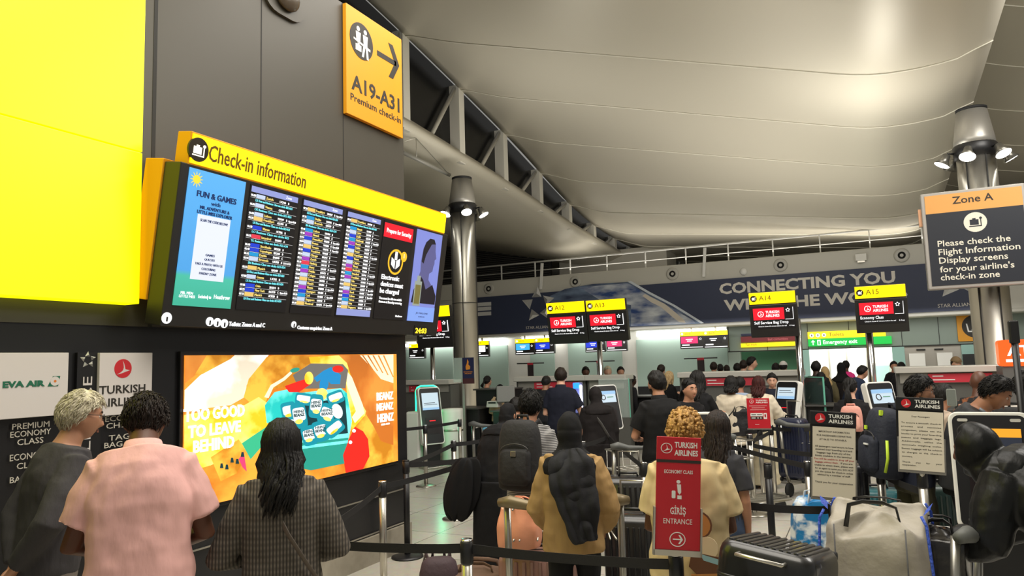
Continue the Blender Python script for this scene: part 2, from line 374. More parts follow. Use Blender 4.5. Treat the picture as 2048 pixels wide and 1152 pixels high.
# hand rail
hr = thing('hand_rail', 'thin white hand rail with upright posts along the top of the far bulkhead', 'railing', (0, FY + .5, 4.96))
MB().tube([(-17, 0, .62), (6.4, 0, .62)], .03, 8).build('rail', m_paint_w, hr)
MB().tube([(-17, 0, .3), (6.4, 0, .3)], .015, 6).build('wire', m_paint_w, hr)
for i in range(17): MB().box((-16.5 + i * 1.4, 0, .3), (.035, .05, .62)).build('post', m_paint_w, hr)
for px, py in ((1410, 530), (1085, 560)):
    p = onY(px, py, FY); q = MB().box((0, 0, 0), (.09, .06, .95), 0, (0, .09, 0)).build('cable_bracket', m_paint_w); q.location = (p.x, FY - .08, 4.95)
    tag(q, 'slim leaning white bracket on the far white band ' + ('above the globe and slogan' if px > 1200 else 'above the star emblem on the left'), 'bracket')
# louvred wall and a white plant room behind the rail, on the left
lv = MB()
for i in range(34): lv.box((-17.5, FY + 4.0, 4.6 + i * .085), (11.5, .09, .05))
lv.box((-17.5, FY + 4.12, 6.0), (11.5, .1, 3.0), 1)
struct('wall_louvred', lv, [M('louvre_grey', (70, 68, 64), .5), m_matt])
struct('wall_plant_room', MB().box((-9.2, FY + 5.2, 5.6), (4.6, 1.6, 1.5)), M('plant_room_white', (188, 184, 172), .6))
struct('wall_side', MB().box((-19.5, 22, 4.5), (.3, 44, 10)), M('far_wall_grey', (120, 116, 106), .6))
struct('wall_far', MB().box((2, 44, 4), (44, .3, 9)), M('far_wall_grey', (120, 116, 106), .6))

# back wall of the desks: frosted glass bays, white piers, soffit light strips
GY = 26.0
m_frost = M('frosted_glass_panel', (158, 178, 168), .25, bump=.05, bscale=2)
m_frost2 = M('teal_glass_panel', (150, 186, 178), .2)
px_b = [(812, 905), (930, 1015), (1060, 1108), (1136, 1243), (1273, 1366), (1366, 1455)]
g = MB(); wall_b = MB()
xa, xb_ = -19, onY(1458, 700, GY).x
wall_b.box(((xa + xb_) / 2, GY + .15, 1.45), (xb_ - xa, .2, 2.9))
wbk = struct('wall_desk', wall_b, M('pier_white', (204, 202, 196), .5))
for i, (p0, p1) in enumerate(px_b):
    x0, x1 = onY(p0, 700, GY).x, onY(p1, 700, GY).x
    MB().box(((x0 + x1) / 2, GY + .02, 1.62), (x1 - x0, .06, 1.9)).build('glass_bay', m_frost, wbk)
    MB().box(((x0 + x1) / 2, GY, .62), (x1 - x0, .1, .5)).build('dark_skirting', m_black, wbk)
for p0, p1, wh in ((812, 1010, 'behind the steel column'), (1045, 1120, 'behind the A12 sign'), (1140, 1245, 'behind the A13 sign'), (1275, 1455, 'above the A22 desk')):
    x0, x1 = onY(p0, 700, GY - .3).x, onY(p1, 700, GY - .3).x
    tag(MB().box(((x0 + x1) / 2, GY - .25, 2.74), (x1 - x0, .16, .14)).build('strip_light', E('strip_light_white', (255, 255, 248), 9)), 'bright white strip light under the far bulkhead ' + wh, 'light', 'strip lights under the bulkhead')
# right part: green-grey glazed wall, bright exit passage, lift doors
RY = 25.2
def bx(mb, p0, p1, z0, z1, Y, dep, mi=0):
    x0, x1 = onY(p0, 690, Y).x, onY(p1, 690, Y).x; mb.box(((x0 + x1) / 2, Y + dep / 2, (z0 + z1) / 2), (abs(x1 - x0), dep, z1 - z0), mi); return mb
r_ = MB(); bx(r_, 1455, 2100, 2.02, 2.95, RY, .2); bx(r_, 1455, 1480, 0, 2.02, RY, .2); bx(r_, 1592, 1617, 0, 2.02, RY, .2, 1); bx(r_, 1783, 1808, 0, 2.02, RY, .2, 1); bx(r_, 1922, 2100, 0, 2.02, RY, .2, 1)
wr = struct('wall_glazed', r_, [M('green_grey_panel', (132, 146, 136), .35), m_frost2])
sg = MB()
for px in (1458, 1535, 1617, 1700, 1805, 1880): bx(sg, px - .6, px + .6, 2.02, 2.95, RY - .01, .02)
bx(sg, 1455, 2040, 2.0, 2.03, RY - .01, .02)
sg.build('seam', m_seam_d, wr)
gl = MB(); bx(gl, 1480, 1592, 0, 2.02, RY + 1.2, .1)
struct('wall_shop', gl, M('green_glass', (96, 150, 118), .2))
# passage
ps = MB(); bx(ps, 1600, 1800, -.02, 2.3, RY + 5, .1); 
x0, x1 = onY(1612, 700, RY).x, onY(1790, 700, RY).x
ps.box((x0 - .05, RY + 2.6, 1.15), (.1, 5, 2.3)); ps.box((x1 + .05, RY + 2.6, 1.15), (.1, 5, 2.3)); ps.box(((x0 + x1) / 2, RY + 2.6, 2.34), (x1 - x0 + .2, 5, .08))
pas = struct('wall_passage', ps, M('passage_white', (226, 226, 218), .5))
for px in (1655, 1690, 1730): q = MB(); bx(q, px, px + 3, 0, 2.2, RY + 4.95, .04); q.build('door_edge', m_steel, pas)
q = MB(); bx(q, 1742, 1775, 0, 1.35, RY + 4.9, .05); q.build('teal_panel', m_frost2, pas)
lamp('passage_lamp', 'AREA', ((x0 + x1) / 2, RY + 2.6, 2.28), ((x0 + x1) / 2, RY + 2.6, 0), 170, 2.0, (.97, 1, .96), sy=4)
q = MB().box(((x0 + x1) / 2, RY + 2.6, 2.29), (1.6, 4.2, .02)).build('passage_light', E('passage_light_white', (255, 255, 250), 6)); tag(q, 'long bright ceiling light inside the emergency exit passage', 'light')
# lift doors
dr = bpy.data.objects.new('door_1', None); col.objects.link(dr); dr['kind'] = 'structure'
bx(MB(), 1808, 1922, 0, 2.02, RY + .1, .1).build('steel_surround', m_steel, dr)
for p0, p1 in ((1816, 1848), (1872, 1903)): bx(MB(), p0, p1, 0, 1.78, RY, .08).build('leaf', m_white, dr)
for p0, p1 in ((1832, 1850), (1868, 1886)): bx(MB(), p0, p1, 1.87, 1.91, RY + .02, .06).build('indicator', m_matt, dr)
bx(MB(), 1923, 1949, 1.1, 1.72, RY - .05, .06).build('display_screen', m_black, dr)

# two steel columns with rings of spotlights
def column(x, y, top, name, lab):
    c = MB(); c.lathe([(.33, 0), (.33, .02), (.295, .05), (.295, top - .55)], (x, y, 0), 32)
    o = struct(name, c, m_steel)
    s = MB()
    for a in (-2.2, -1.2, .3, 2): s.box((x + .296 * math.cos(a), y + .296 * math.sin(a), (top - .6) / 2), (.02, .02, top - .7), 0, (0, 0, a))
    s.build('groove', m_seam_d, o)
    for z in (3.3, ): MB().lathe([(.2, z), (.298, z), (.298, z + .012), (.2, z + .012)], (x, y, 0), 32).build('joint', m_seam_d, o)
    MB().lathe([(.26, top - .62), (.32, top - .6), (.31, top - .5), (.235, top), (.1, top)], (x, y, 0), 32).build('cone_head', M('cone_steel', (158, 155, 148), .4, .6), o)
    MB().lathe([(.2, top), (.24, top + .01), (.24, top + .05), (.2, top + .06)], (x, y, 0), 24).build('collar', m_matt, o)
    r = thing('spotlight_ring', lab, 'light', (x, y, top - .72))
    MB().lathe([(.28, -.12), (.33, -.1), (.34, .1), (.31, .14), (.25, .14)], n=28).build('band', m_black, r)
    for k in range(6):
        a = -PI / 2 - .35 + 2 * PI * k / 6; d = Vector((math.cos(a), math.sin(a), 0)); c_ = d * .5 + Vector((0, 0, -.12)); ax = (d * .55 + Vector((0, 0, -1))).normalized()
        q = ax.to_track_quat('Z', 'Y').to_matrix().to_4x4(); q.translation = c_
        h = MB(); h.lathe([(.02, -.14), (.06, -.13), (.075, -.04), (.13, .07), (.125, .07), (.07, -.02)], n=18); h.v = [q @ v for v in h.v]
        ho = h.build('spotlight', M('lamp_shell', (120, 118, 110), .3, .7), r)
        l = MB(); l.lathe([(.03, .052), (.12, .06), (.12, .066), (.03, .075)], n=18); l.v = [q @ v for v in l.v]
        l.build('lens', E('lamp_lens', (255, 252, 240), 14), ho)
        MB().tube([d * .32, d * .42 + Vector((0, 0, .02)), c_ - ax * .05], .018, 6).build('arm', m_black, ho)
    lamp('column_spot', 'SPOT', (x, y, top - 1.1), (x, y, 0), 500, .3, (1, .95, .85), 120, .8)
    lamp('column_uplight', 'AREA', (x - 1.6 if x > 0 else x + 1.6, y - .8, top - 1.3), (x - 1.9 if x > 0 else x + 1.7, y - 1.0, top + 3), 45, .9, (1, .96, .88), sy=.7)
column(-8.45, 14.85, 6.28, 'column_left', 'ring of white spotlights around the steel column on the left')
column(1.92, 14.55, 5.98, 'column_right', 'ring of white spotlights around the steel column on the right')
# slim trough light hanging off the lower roof, left
t = thing('linear_light', 'thin grey light bar hung on wires below the left roof', 'light', (0, 0, 0))
a, b = at(806, 305, 16), at(899, 350, 17.6)
MB().tube([a, b], .05, 6).build('bar', M('bar_grey', (140, 138, 130), .4), t)
hk = at(832, 276, 16.5)
MB().tube([at(800, 285, 16), hk, b], .008, 5).build('wire', m_steel, t); MB().tube([hk, at(833, 316, 16.4)], .008, 5).build('dropper', m_steel, t)
# ------------------------------------------------------------------ people
def skin(name, c): return M('skin_' + name, c, .5, bump=.02, bscale=120, spec=.4)
SK = {'brown': (150, 104, 78), 'deep': (92, 58, 42), 'tan': (186, 136, 108), 'fair': (212, 164, 138), 'dark': (64, 42, 32)}
_cl = bpy.data.textures.new('folds', 'CLOUDS'); _cl.noise_scale = .16; _cl.noise_depth = 1
_cs = bpy.data.textures.new('small_folds', 'CLOUDS'); _cs.noise_scale = .11; _cs.noise_depth = 1
def hairmat(name, c, c2): m = pattern('hair_' + name, 'noise', c, c2, (70, 70, 14), .55, lo=.35, hi=.7, bump=.4); m.node_tree.nodes['Principled BSDF'].inputs['Specular IOR Level'].default_value = .25; return m
HAIR = {'black': ((10, 9, 9), (30, 27, 25)), 'brown': ((20, 14, 11), (46, 34, 27)), 'grey': ((176, 168, 142), (216, 208, 186)), 'red': ((38, 14, 12), (76, 30, 24)), 'blond': ((120, 84, 38), (214, 168, 100)), 'fairhair': ((150, 124, 84), (206, 180, 136))}
def cloth(name, c, rough=.85, bump=.5, bscale=7, **k): return M('cloth_' + name, c, rough, bump=bump, bscale=bscale, spec=.25, stretch=(1.3, 1.3, .4), **k)

def head_pt(x, y, z):
    px, py, pz = .077 * x, .098 * y, .119 * z
    if y > 0 and z < .1: py = .098 * y ** (.72 if z < 0 else .85)
    if z < 0:
        k = -z; px *= 1 - .27 * k ** 1.7
        if y < 0: py *= 1 - .42 * k ** 1.2
    if y > 0:
        py *= .97
        if -.46 < z < .18:
            t = (.18 - z) / .5
            h = .029 * t ** 1.2 if t < .95 else .029 * max(0, (1.28 - t) / .33)
            py += h * math.exp(-(x / (.13 + .12 * min(t, 1))) ** 2)
        py -= .010 * math.exp(-((abs(x) - .37) / .16) ** 2 - ((z - .06) / .11) ** 2)
        py += .004 * math.exp(-((z - .22) / .08) ** 2 - (x / .6) ** 4)
        py += .005 * math.exp(-(x / .28) ** 2 - ((z + .56) / .07) ** 2) + .007 * math.exp(-(x / .3) ** 2 - ((z + .86) / .13) ** 2)
    return Vector((px, py, pz))
def sphere_dirs(nu, nv):
    rows = []
    for i in range(nv + 1):
        a = .02 + (PI - .04) * i / nv
        rows.append([(math.sin(a) * math.cos(2 * PI * k / nu), math.sin(a) * math.sin(2 * PI * k / nu), -math.cos(a)) for k in range(nu)])
    return rows
def sst(a, b, v): t = max(0, min(1, (v - a) / (b - a))); return t * t * (3 - 2 * t)
def se(c, R, hw, hd, n=20, p=2.5):
    out = []
    for k in range(n):
        a = 2 * PI * k / n; ca, sa = math.cos(a), math.sin(a)
        out.append(c + R @ Vector((hw * math.copysign(abs(ca) ** (2 / p), ca), hd * math.copysign(abs(sa) ** (2 / p), sa), 0)))
    return out
TORSO = [(-.2, .150, .105), (-.05, .172, .118), (.05, .172, .12), (.3, .152, .106), (.55, .165, .118), (.72, .168, .118), (.84, .156, .108), (.91, .128, .092), (.965, .098, .076), (1.0, .068, .064)]
ARMS = {'down': ((.055, -.03, -.29), (.05, .04, -.54)), 'bent': ((.07, -.03, -.28), (-.01, .2, -.27)), 'phone': ((.05, .03, -.28), (-.06, .24, -.14)),
        'back': ((.05, -.12, -.25), (-.08, -.17, -.47)), 'push': ((.09, .06, -.27), (.04, .29, -.34)), 'hold': ((.06, .0, -.29), (-.1, .2, -.36)), 'reach': ((.06, .14, -.25), (.0, .36, -.20)),
        'hip': ((.14, -.04, -.26), (.02, .12, -.38)), 'face': ((.05, .12, -.24), (-.08, .24, .0))}

def person(px, py, d, face, label, top=None, sleeve='long', hem=-.12, bottom='trousers', btop=None, hair='short', hc='black', sk='brown', lean=0, hunch=6, hp=0, hy=0, hr=0,
           arms=('down', 'down'), wide=1.0, fat=1.0, faced=False, loose=.012, fem=False, extra=None, hl=.35, shoes=(30, 30, 32), scarf=None, fold=.016, sh=1.0, zmin=None, voxk=1.0, collar=None, fz=0.0, hs=1.0, grp=None):
    P = at(px, py, d)
    U = lambda v: Vector(v)
    # spine
    pel = Vector((0, 0, .93)); N = 10; sp = [(pel.copy(), 0)]
    def ang(t): return math.radians(lean + hunch * t)
    for i in range(N):
        a = ang((i + .5) / N); sp.append((sp[-1][0] + Vector((0, math.sin(a), math.cos(a))) * (.55 / N), ang((i + 1) / N)))
    def spine(t):
        if t <= 0: a = ang(0); return pel + Vector((0, math.sin(a) * .3, 1)) * .5 * t, Matrix.Rotation(-a * max(0, 1 + t * 3), 3, 'X')
        i = min(int(t * N), N - 1); f = t * N - i
        return sp[i][0].lerp(sp[i + 1][0], f), Matrix.Rotation(-(sp[i][1] + (sp[i + 1][1] - sp[i][1]) * f), 3, 'X')
    nb, nR = spine(1.0)
    hR = nR @ Matrix.Rotation(math.radians(-hunch * .7 - lean * .6), 3, 'X').inverted() @ Matrix.Rotation(-math.radians(hy), 3, 'Z') @ Matrix.Rotation(-math.radians(hp), 3, 'X') @ Matrix.Rotation(math.radians(hr), 3, 'Y')
    neckdir = (nR @ Vector((0, .25, 1))).normalized()
    hb = nb + neckdir * .042
    hc_ = hb + hR @ Vector((0, .018, .103)) ; Hm = lambda v: hc_ + hR @ (Vector(v) * hs)
    crown = max((Hm((0, y, z)).z) for y, z in ((0, .119), (-.05, .10), (-.09, .04)))
    crown += {'short': .012, 'long': .016, 'bun': .014, 'curly': .03, 'hijab': .02, 'hood': .03, 'bald': 0, 'cap': .02}.get(hair, .01)
    s = P.z / crown if zmin is None else zmin
    rz0 = math.atan2(-P.x, P.y); rz = rz0 - math.radians(face)
    Rz = Matrix.Rotation(rz, 3, 'Z'); hx = Rz @ (Vector((hc_.x, hc_.y, 0)) * s)
    root = thing('person', label, 'person', (P.x - hx.x, P.y - hx.y, (P.z - crown * s) if zmin is not None else 0), rz, grp); root.scale = (s, s, s)
    vox = max(.0065, d * .0011) * voxk; seg = 20 if d < 7 else 14
    def finish(mb, name, mat, v=None, it=3, disp=0, tex=None):
        o = mb.build(name, mat, root, smooth=True)
        r = o.modifiers.new('skin', 'REMESH'); r.mode = 'VOXEL'; r.voxel_size = v or vox; r.use_smooth_shade = True
        if it: k = o.modifiers.new('soften', 'SMOOTH'); k.iterations = it; k.factor = .5
        if disp:
            k = o.modifiers.new('folds', 'DISPLACE'); k.texture = tex or _cl; k.strength = disp; k.mid_level = .5; k.texture_coords = 'LOCAL'
            if disp > .012: k = o.modifiers.new('creases', 'DISPLACE'); k.texture = _cs; k.strength = disp * .8; k.mid_level = .5
        return o
    # arms
    A = {}
    for side, spec in ((-1, arms[0]), (1, arms[1])):
        e, wv = ARMS[spec] if isinstance(spec, str) else spec
        c, R = spine(.815); S = c + R @ Vector((side * .150 * wide * sh, 0, .0))
        el = S + Vector((side * e[0], e[1], e[2])); wr = S + Vector((side * wv[0], wv[1], wv[2]))
        A[side] = (S, el, wr, c + R @ Vector((side * .07, 0, -.02)))
    smat = skin(sk, SK[sk])
    # body
    b = MB()
    rows = sphere_dirs(64, 52) if faced else sphere_dirs(40 if d < 8 else 24, 28 if d < 8 else 18)
    b.loft([[Hm(head_pt(*p)) for p in r] for r in rows])
    for sx in (-1, 1): b.ball(Hm((sx * .077, -.008, -.008)), (.011 * hs, .026 * hs, .033 * hs), 0, 10, hR.to_euler())
    b.tube([nb - neckdir * .07, nb + neckdir * .01, hb + hR @ Vector((0, .0, .02)), hb + hR @ Vector((0, .01, .07))], [.075 * fat ** .5, .062 * fat ** .5, .056 * fat ** .5, .055], seg)
    b.loft([se(*spine(t), hw * .86 * wide * (fat if t < .8 else 1), hd * .86 * fat, seg) for t, hw, hd in TORSO])
    for side, (S, el, wr, inn) in A.items():
        am = S.lerp(el, .5)
        b.tube([inn, S, am, el, el.lerp(wr, .35), wr], [v * (fat ** .6) * .95 for v in (.055, .055, .050, .041, .041, .028)], 12)
        f = (wr - el).normalized(); k = Vector((0, 0, 1)) if abs(f.z) < .8 else Vector((0, 1, 0))
        sd = f.cross(k).normalized(); nm = sd.cross(f).normalized()
        if abs(f.z) >= .8: sd, nm = nm, sd * side
        pc = wr + f * .05
        b.tube([wr - f * .01, wr + f * .03, wr + f * .075, wr + f * .095], [.026, .036, .039, .03], 12, flat=.42) if False else b.loft([se(wr + f * q, Matrix((sd, nm, f)).transposed(), w_, h_, 12) for q, w_, h_ in ((-.01, .026, .024), (.03, .036, .017), (.075, .040, .016), (.095, .036, .012))])
        for i in range(4):
            o_ = sd * (-.029 + .0195 * i); ln = (.066, .078, .073, .056)[i]; base = wr + f * .085 + o_
            curl = nm * -1
            b.tube([base, base + f * ln * .45 + curl * .006, base + f * ln * .78 + curl * .02, base + f * ln * .85 + curl * .036], [.0095, .009, .0085, .007], 8)
        tb = wr + f * .03 + sd * (-.03 * (1 if side < 0 else -1))
        ts = sd * (-1 if side < 0 else 1)
        b.tube([wr + f * .02 + ts * .018, tb + ts * .012 + f * .01, tb + ts * .028 + f * .035, tb + ts * .03 + f * .058 - nm * .008], [.014, .0125, .011, .008], 8)
    stride = .04
    L = {}
    for side in (-1, 1):
        hip = Vector((side * .088, 0, .9)); kn = Vector((side * .095, .02 + side * stride, .5)); an = Vector((side * .1, side * stride * 1.6 - .01, .09))
        L[side] = (hip, kn, an)
        b.tube([hip, hip.lerp(kn, .4), kn, kn.lerp(an, .35), an, an - Vector((0, 0, .05))], [.078, .072, .052, .05, .034, .036], 12)
        b.loft([se(an + Vector((0, y, -.075 + z)), Matrix.Rotation(PI / 2, 3, 'X'), w_, h_, 12) for y, z, w_, h_ in ((-.05, 0, .03, .03), (.05, -.005, .038, .03), (.14, -.012, .04, .02), (.17, -.015, .025, .012))])
    body = finish(b, 'body', smat, vox, 2)
    # shoes
    if shoes:
        for side in (-1, 1):
            an = L[side][2]; q = MB()
            q.loft([se(an + Vector((0, y, -.09 + h_)), Matrix.Rotation(PI / 2, 3, 'X'), w_, h_, 12) for y, w_, h_ in ((-.07, .036, .036), (-.02, .042, .045), (.06, .046, .042), (.14, .048, .03), (.185, .035, .018))])
            q.build('shoe', M('shoe_%d_%d_%d' % shoes, shoes, .5), root)
    # lower garment
    if bottom:
        q = MB(); mat = btop or cloth('black', (20, 20, 22))
        if bottom == 'robe':
            q.loft([se(pel + Vector((0, .0, z - .93)), Matrix.Identity(3), w_ * wide, d_ * fat, 24) for z, w_, d_ in ((.93, .175 + loose, .135 + loose), (.75, .185 + loose, .145 + loose), (.5, .205 + loose * .8, .165 + loose * .8), (.28, .225 + loose * .5, .185 + loose * .5), (.06, .25, .21))] + [se(*spine(t), (hw * wide + loose * .9), hd * fat + loose * .9, 24) for t, hw, hd in ((.1, .17, .12), (.3, .158, .112), (.5, .16, .114))][:0])
        else:
            q.loft([se(*spine(t), hw * 1.05 * (wide + fat) / 2, hd * 1.08 * fat, seg) for t, hw, hd in ((-.22, .165, .115), (-.1, .172, .12), (.05, .17, .118), (.16, .16, .11))])
            for side in (-1, 1):
                hip, kn, an = L[side]
                pts = [hip + Vector((0, 0, .04)), hip.lerp(kn, .4), kn, kn.lerp(an, .45), an + Vector((0, 0, -.02))]; rr = [.092, .088, .07, .066, .062]
                if bottom == 'shorts': pts, rr = pts[:3], [.097, .098, .09]
                q.tube(pts, [v * (fat ** .5) for v in rr], 14)
        finish(q, {'robe': 'robe', 'shorts': 'shorts'}.get(bottom, 'trousers'), mat, max(.009, d * .0014), 4, fold * .8)
    # upper garment
    if top and bottom == 'robe': hem = -.22
    if top:
        q = MB(); q_t = [(t, hw, hd) for t, hw, hd in TORSO if t > hem + .03 and t < .99]
        def at_t(v):
            for (a, w1, d1), (b2, w2, d2) in zip(TORSO, TORSO[1:]):
                if a <= v <= b2: k = (v - a) / (b2 - a); return w1 + (w2 - w1) * k, d1 + (d2 - d1) * k
            return (.168, .118)
        hw0, hd0 = at_t(hem); fl = 1.06 if loose > .02 else 1.02
        prof = [(hem, max(hw0, .16) * fl, max(hd0, .115) * fl)] + [(t, max(hw, .150 if not fem else .14), hd) for t, hw, hd in q_t] + [(.985, .084, .074)]
        q.loft([se(*spine(t), (hw * wide * (fat if t < .7 else 1) + loose), hd * fat + loose, 24) for t, hw, hd in prof])
        for side, (S, el, wr, inn) in A.items():
            am = S.lerp(el, .5); lo_ = loose * .8
            c88, _ = spine(.84)
            if sleeve == 'long': q.tube([inn, S, am, el, el.lerp(wr, .5), wr + (wr - el).normalized() * -.012], [r * fat ** .5 + lo_ for r in (.062, .066, .062, .054, .05, .037)], 16)
            elif sleeve == 'short': q.tube([inn, S, S.lerp(el, .4), S.lerp(el, .72)], [r * fat ** .5 + lo_ for r in (.062, .067, .068, .071)], 16)
            else: q.tube([inn, S.lerp(inn, .3)], [.06 + lo_, .058 + lo_], 14)
        finish(q, 'top', top, max(.008, d * .0012), 4, fold)
        if collar:
            q = MB(); q.loft([se(nb + neckdir * z - Vector((0, .004, 0)), nR, r, r * .95, 20) for z, r in ((-.035, .09), (.0, .076 * fat ** .5), (.03, .07 * fat ** .5), (.032, .064), (-.01, .064))]); q.build('collar', collar, root, smooth=True)
    # hair and head coverings
    hm = hairmat(hc, *HAIR[hc])
    def cap(thick, line, noise_a=0, noise_f=30, name='hair', mat=None, deep=.93, ex=None):
        mb = MB(); R_ = []
        for r in sphere_dirs(48 if d < 8 else 28, 36 if d < 8 else 22):
            ring = []
            for x, y, z in r:
                f = line(x, y, z); p = head_pt(x, y, z); k = sst(0, .16, f)
                if k > 0 and y > .2 and z > -.2: p.y = min(p.y, .098)
                nrm = Vector((x, y, z))
                p = p * (deep + (1 - deep) * k) + nrm * (thick(x, y, z) * k if callable(thick) else thick * k)
                if noise_a and k > 0: p += nrm * noise_a * k * noise.noise(Vector((x, y, z)) * noise_f * .1 + Vector((px, 0, 0)))
                ring.append(Hm(p))
            R_.append(ring)
        mb.loft(R_); return mb.build(name, mat or hm, root, smooth=True)
    def hairline(x, y, z):
        t = [(-1, -.62), (-.5, -.5), (-.1, -.22), (.05, -.12), (.3, .22), (.6, .42), (1, .56)]
        return z - interp(t, y)
    if hair in ('short', 'curly', 'long', 'bun', 'thin'):
        th = {'short': .018, 'curly': .03, 'long': .017, 'bun': .012, 'thin': .010}[hair]
        ho = cap(lambda x, y, z: th * (.55 + .45 * sst(-.5, .4, z)), hairline, .02 if hair == 'curly' else .008, 60 if hair == 'curly' else 38)
        if hair == 'curly':
            q = MB(); rr = random.Random(3)
            for i in range(420):
                z = rr.uniform(-.5, 1); a = rr.uniform(0, 2 * PI); h = math.sqrt(max(0, 1 - z * z)); x, y = h * math.cos(a), h * math.sin(a)
                if hairline(x, y, z) < .08: continue
                q.ball(Hm(head_pt(x, y, z) + Vector((x, y, z)) * rr.uniform(.022, .036) * (.6 + .4 * sst(-.6, .3, z))), rr.uniform(.008, .013), 0, 6, (a, z, 0))
            q.build('curls', hm, ho)
        if hair == 'short' and d < 6.5:
            q = MB(); rr = random.Random(int(px))
            for i in range(1500 if d < 4 else 900):
                z = rr.uniform(-.55, 1); a = rr.uniform(0, 2 * PI); h = math.sqrt(max(0, 1 - z * z)); x, y = h * math.cos(a), h * math.sin(a)
                if hairline(x, y, z) < .06: continue
                n_ = Vector((x, y, z)); p0 = head_pt(x, y, z); p0.y = min(p0.y, .1) + 0
                fl = Vector((x * .4 + rr.uniform(-.3, .3), -.35 + .2 * y + rr.uniform(-.3, .3), -.75 + rr.uniform(-.2, .3))) if z < .75 else Vector((rr.uniform(-.6, .6), .5 * (1 if y > 0 else -1), -.1))
                fl = (fl - n_ * fl.dot(n_)); fl = fl.normalized() if fl.length > 1e-3 else Vector((1, 0, 0))
                t_ = th * (.55 + .45 * sst(-.5, .4, z)); L_ = rr.uniform(.024, .045)
                q.tube([Hm(p0 + n_ * (t_ * .7)), Hm(p0 + n_ * (t_ + .0015) + fl * L_ * .5), Hm(p0 + n_ * (t_ * .92 + rr.uniform(-.002, .003)) + fl * L_)], [.0026, .0026, .0006], 4)
            q.build('locks', hm, ho)
        if hair in ('long', 'bun'):
            q = MB(); rr = random.Random(int(px) + 5); nst = (300 if d < 6 else 90) if hair == 'long' else 40
            for i in range(nst):
                phi = math.radians(rr.uniform(-125, 125)); pts = []; rad = []
                if hair == 'bun': phi *= .9
                for t in (12, 35, 60, 80, 100):
                    a = math.radians(t); x, y, z = math.sin(a) * math.sin(phi), -math.sin(a) * math.cos(phi), math.cos(a)
                    if hair == 'bun' and t > 60: break
                    pts.append(Hm(head_pt(x, y, z) + Vector((x, y, z)) * (.017 + rr.uniform(-.004, .004)))); rad.append(.0085 if d < 6 else .011)
                last = pts[-1]
                if hair == 'bun':
                    pts.append(Hm((rr.uniform(-.02, .02), -.115, .0))); rad.append(.008)
                    tip = Hm((rr.uniform(-.03, .03), -.15, -.05)); 
                    pts.append(tip); rad.append(.011)
                    pts.append(tip + Vector((rr.uniform(-.03, .03), -.03, -hl * rr.uniform(.4, .75)))); rad.append(.008); pts.append(tip + Vector((rr.uniform(-.02, .02), .0, -hl * rr.uniform(.8, 1)))); rad.append(.003)
                else:
                    ln = hl * rr.uniform(.8, 1.05); m_ = 5; back = spine(.8)[0] + spine(.8)[1] @ Vector((0, -.155 * fat, 0)); rx = math.sin(phi)
                    w0 = rr.uniform(0, 6)
                    for j in range(1, m_ + 1):
                        f = j / m_
                        tgt = Vector((last.x * (1 - .15 * f) + .02 * math.sin(w0 + f * 7) + rr.uniform(-.008, .008), last.y + (min(back.y, last.y) - last.y) * min(1, f * 1.4) * (math.cos(phi) * .5 + .5) - .015 * math.sin(w0 + f * 5), last.z - ln * f))
                        pts.append(tgt); rad.append((.0085 if d < 6 else .012) * (1 - .8 * f ** 3))
                q.tube(pts, rad, 6)
            q.build('long_hair' if hair == 'long' else 'ponytail', hm, ho)
    elif hair in ('hijab', 'hood'):
        q = MB(); k_ = 1.14 if hair == 'hijab' else 1.28
        R_ = []
        for r in sphere_dirs(32, 24):
            ring = []
            for x, y, z in r:
                f = max(abs(x) / .62, abs(z - .02) / .74) if y > .3 else 9
                k = sst(.85, 1.1, f); p = head_pt(x, y, z)
                if y > .3: p.y = min(p.y, .1)
                ring.append(Hm(p * (.93 + (k_ - .93) * k) + (Vector((0, -.012, .004)) * k)))
            R_.append(ring)
        q.loft(R_)
        c9, R9 = spine(.93); c8, R8 = spine(.84); c7, R7 = spine(.73)
        q.loft([se(hb + hR @ Vector((0, -.012, .09)), hR, .085, .095), se(hb + hR @ Vector((0, -.012, .02)), hR, .084, .092), se(nb + neckdir * .02, nR, .10, .10), se(c9, R9, .135 * wide + loose, .105 * fat + loose), se(c8, R8, .165 * wide + loose, .128 * fat + loose), se(c7, R7, .158 * wide + loose, .13 * fat + loose)])
        cv = finish(q, 'headscarf' if hair == 'hijab' else 'hood', scarf or cloth('black', (20, 20, 22)), max(.008, d * .0012), 5, .02)
    elif hair == 'cap':
        cap(.014, hairline); cap(.024, lambda x, y, z: z - .22, name='cap', mat=scarf)
        q = MB(); q.loft([[Hm((x, .085 + .07 * (1 - (x / .075) ** 2) * k, .045 - .012 * k)) for x in (-.07, -.035, 0, .035, .07)] for k in (0, 1)], closed=False); o = q.build('peak', scarf, root)
        m_ = o.modifiers.new('t', 'SOLIDIFY'); m_.thickness = .006
    # face details
    if faced:
        wh = M('eye_white', (222, 216, 208), .25); ir = M('eye_iris', (34, 22, 16), .15); lp = M('lips_' + sk, tuple(int(v * f) for v, f in zip(SK[sk], (.86, .72, .70))), .45)
        for sx in (-1, 1):
            e = MB().ball(Hm((sx * .0295, .0785, .006)), (.0125 * hs, .0118 * hs, .0085 * hs), 0, 12); e.ball(Hm((sx * .0295 + (.001 * hy / 20), .0862, .006)), .0052 * hs, 1, 10); e.build('eye', [wh, ir], root)
            MB().tube([Hm((sx * .0295 + x, .0872 - abs(x) * .12, .0135 - (x / .02) ** 2 * .006)) for x in (-.016, -.008, 0, .008, .016)], .0036 * hs, 6).build('eyelid', smat, root)
            MB().tube([Hm((sx * (.014 + x), .0935 - x * .28, .027 + .007 * math.sin(x * 75))) for x in (0, .012, .024, .036)], [.0035 * hs, .0045 * hs, .004 * hs, .002 * hs], 6).build('eyebrow', hm if hc != 'grey' else hairmat('brown', *HAIR['brown']), root)
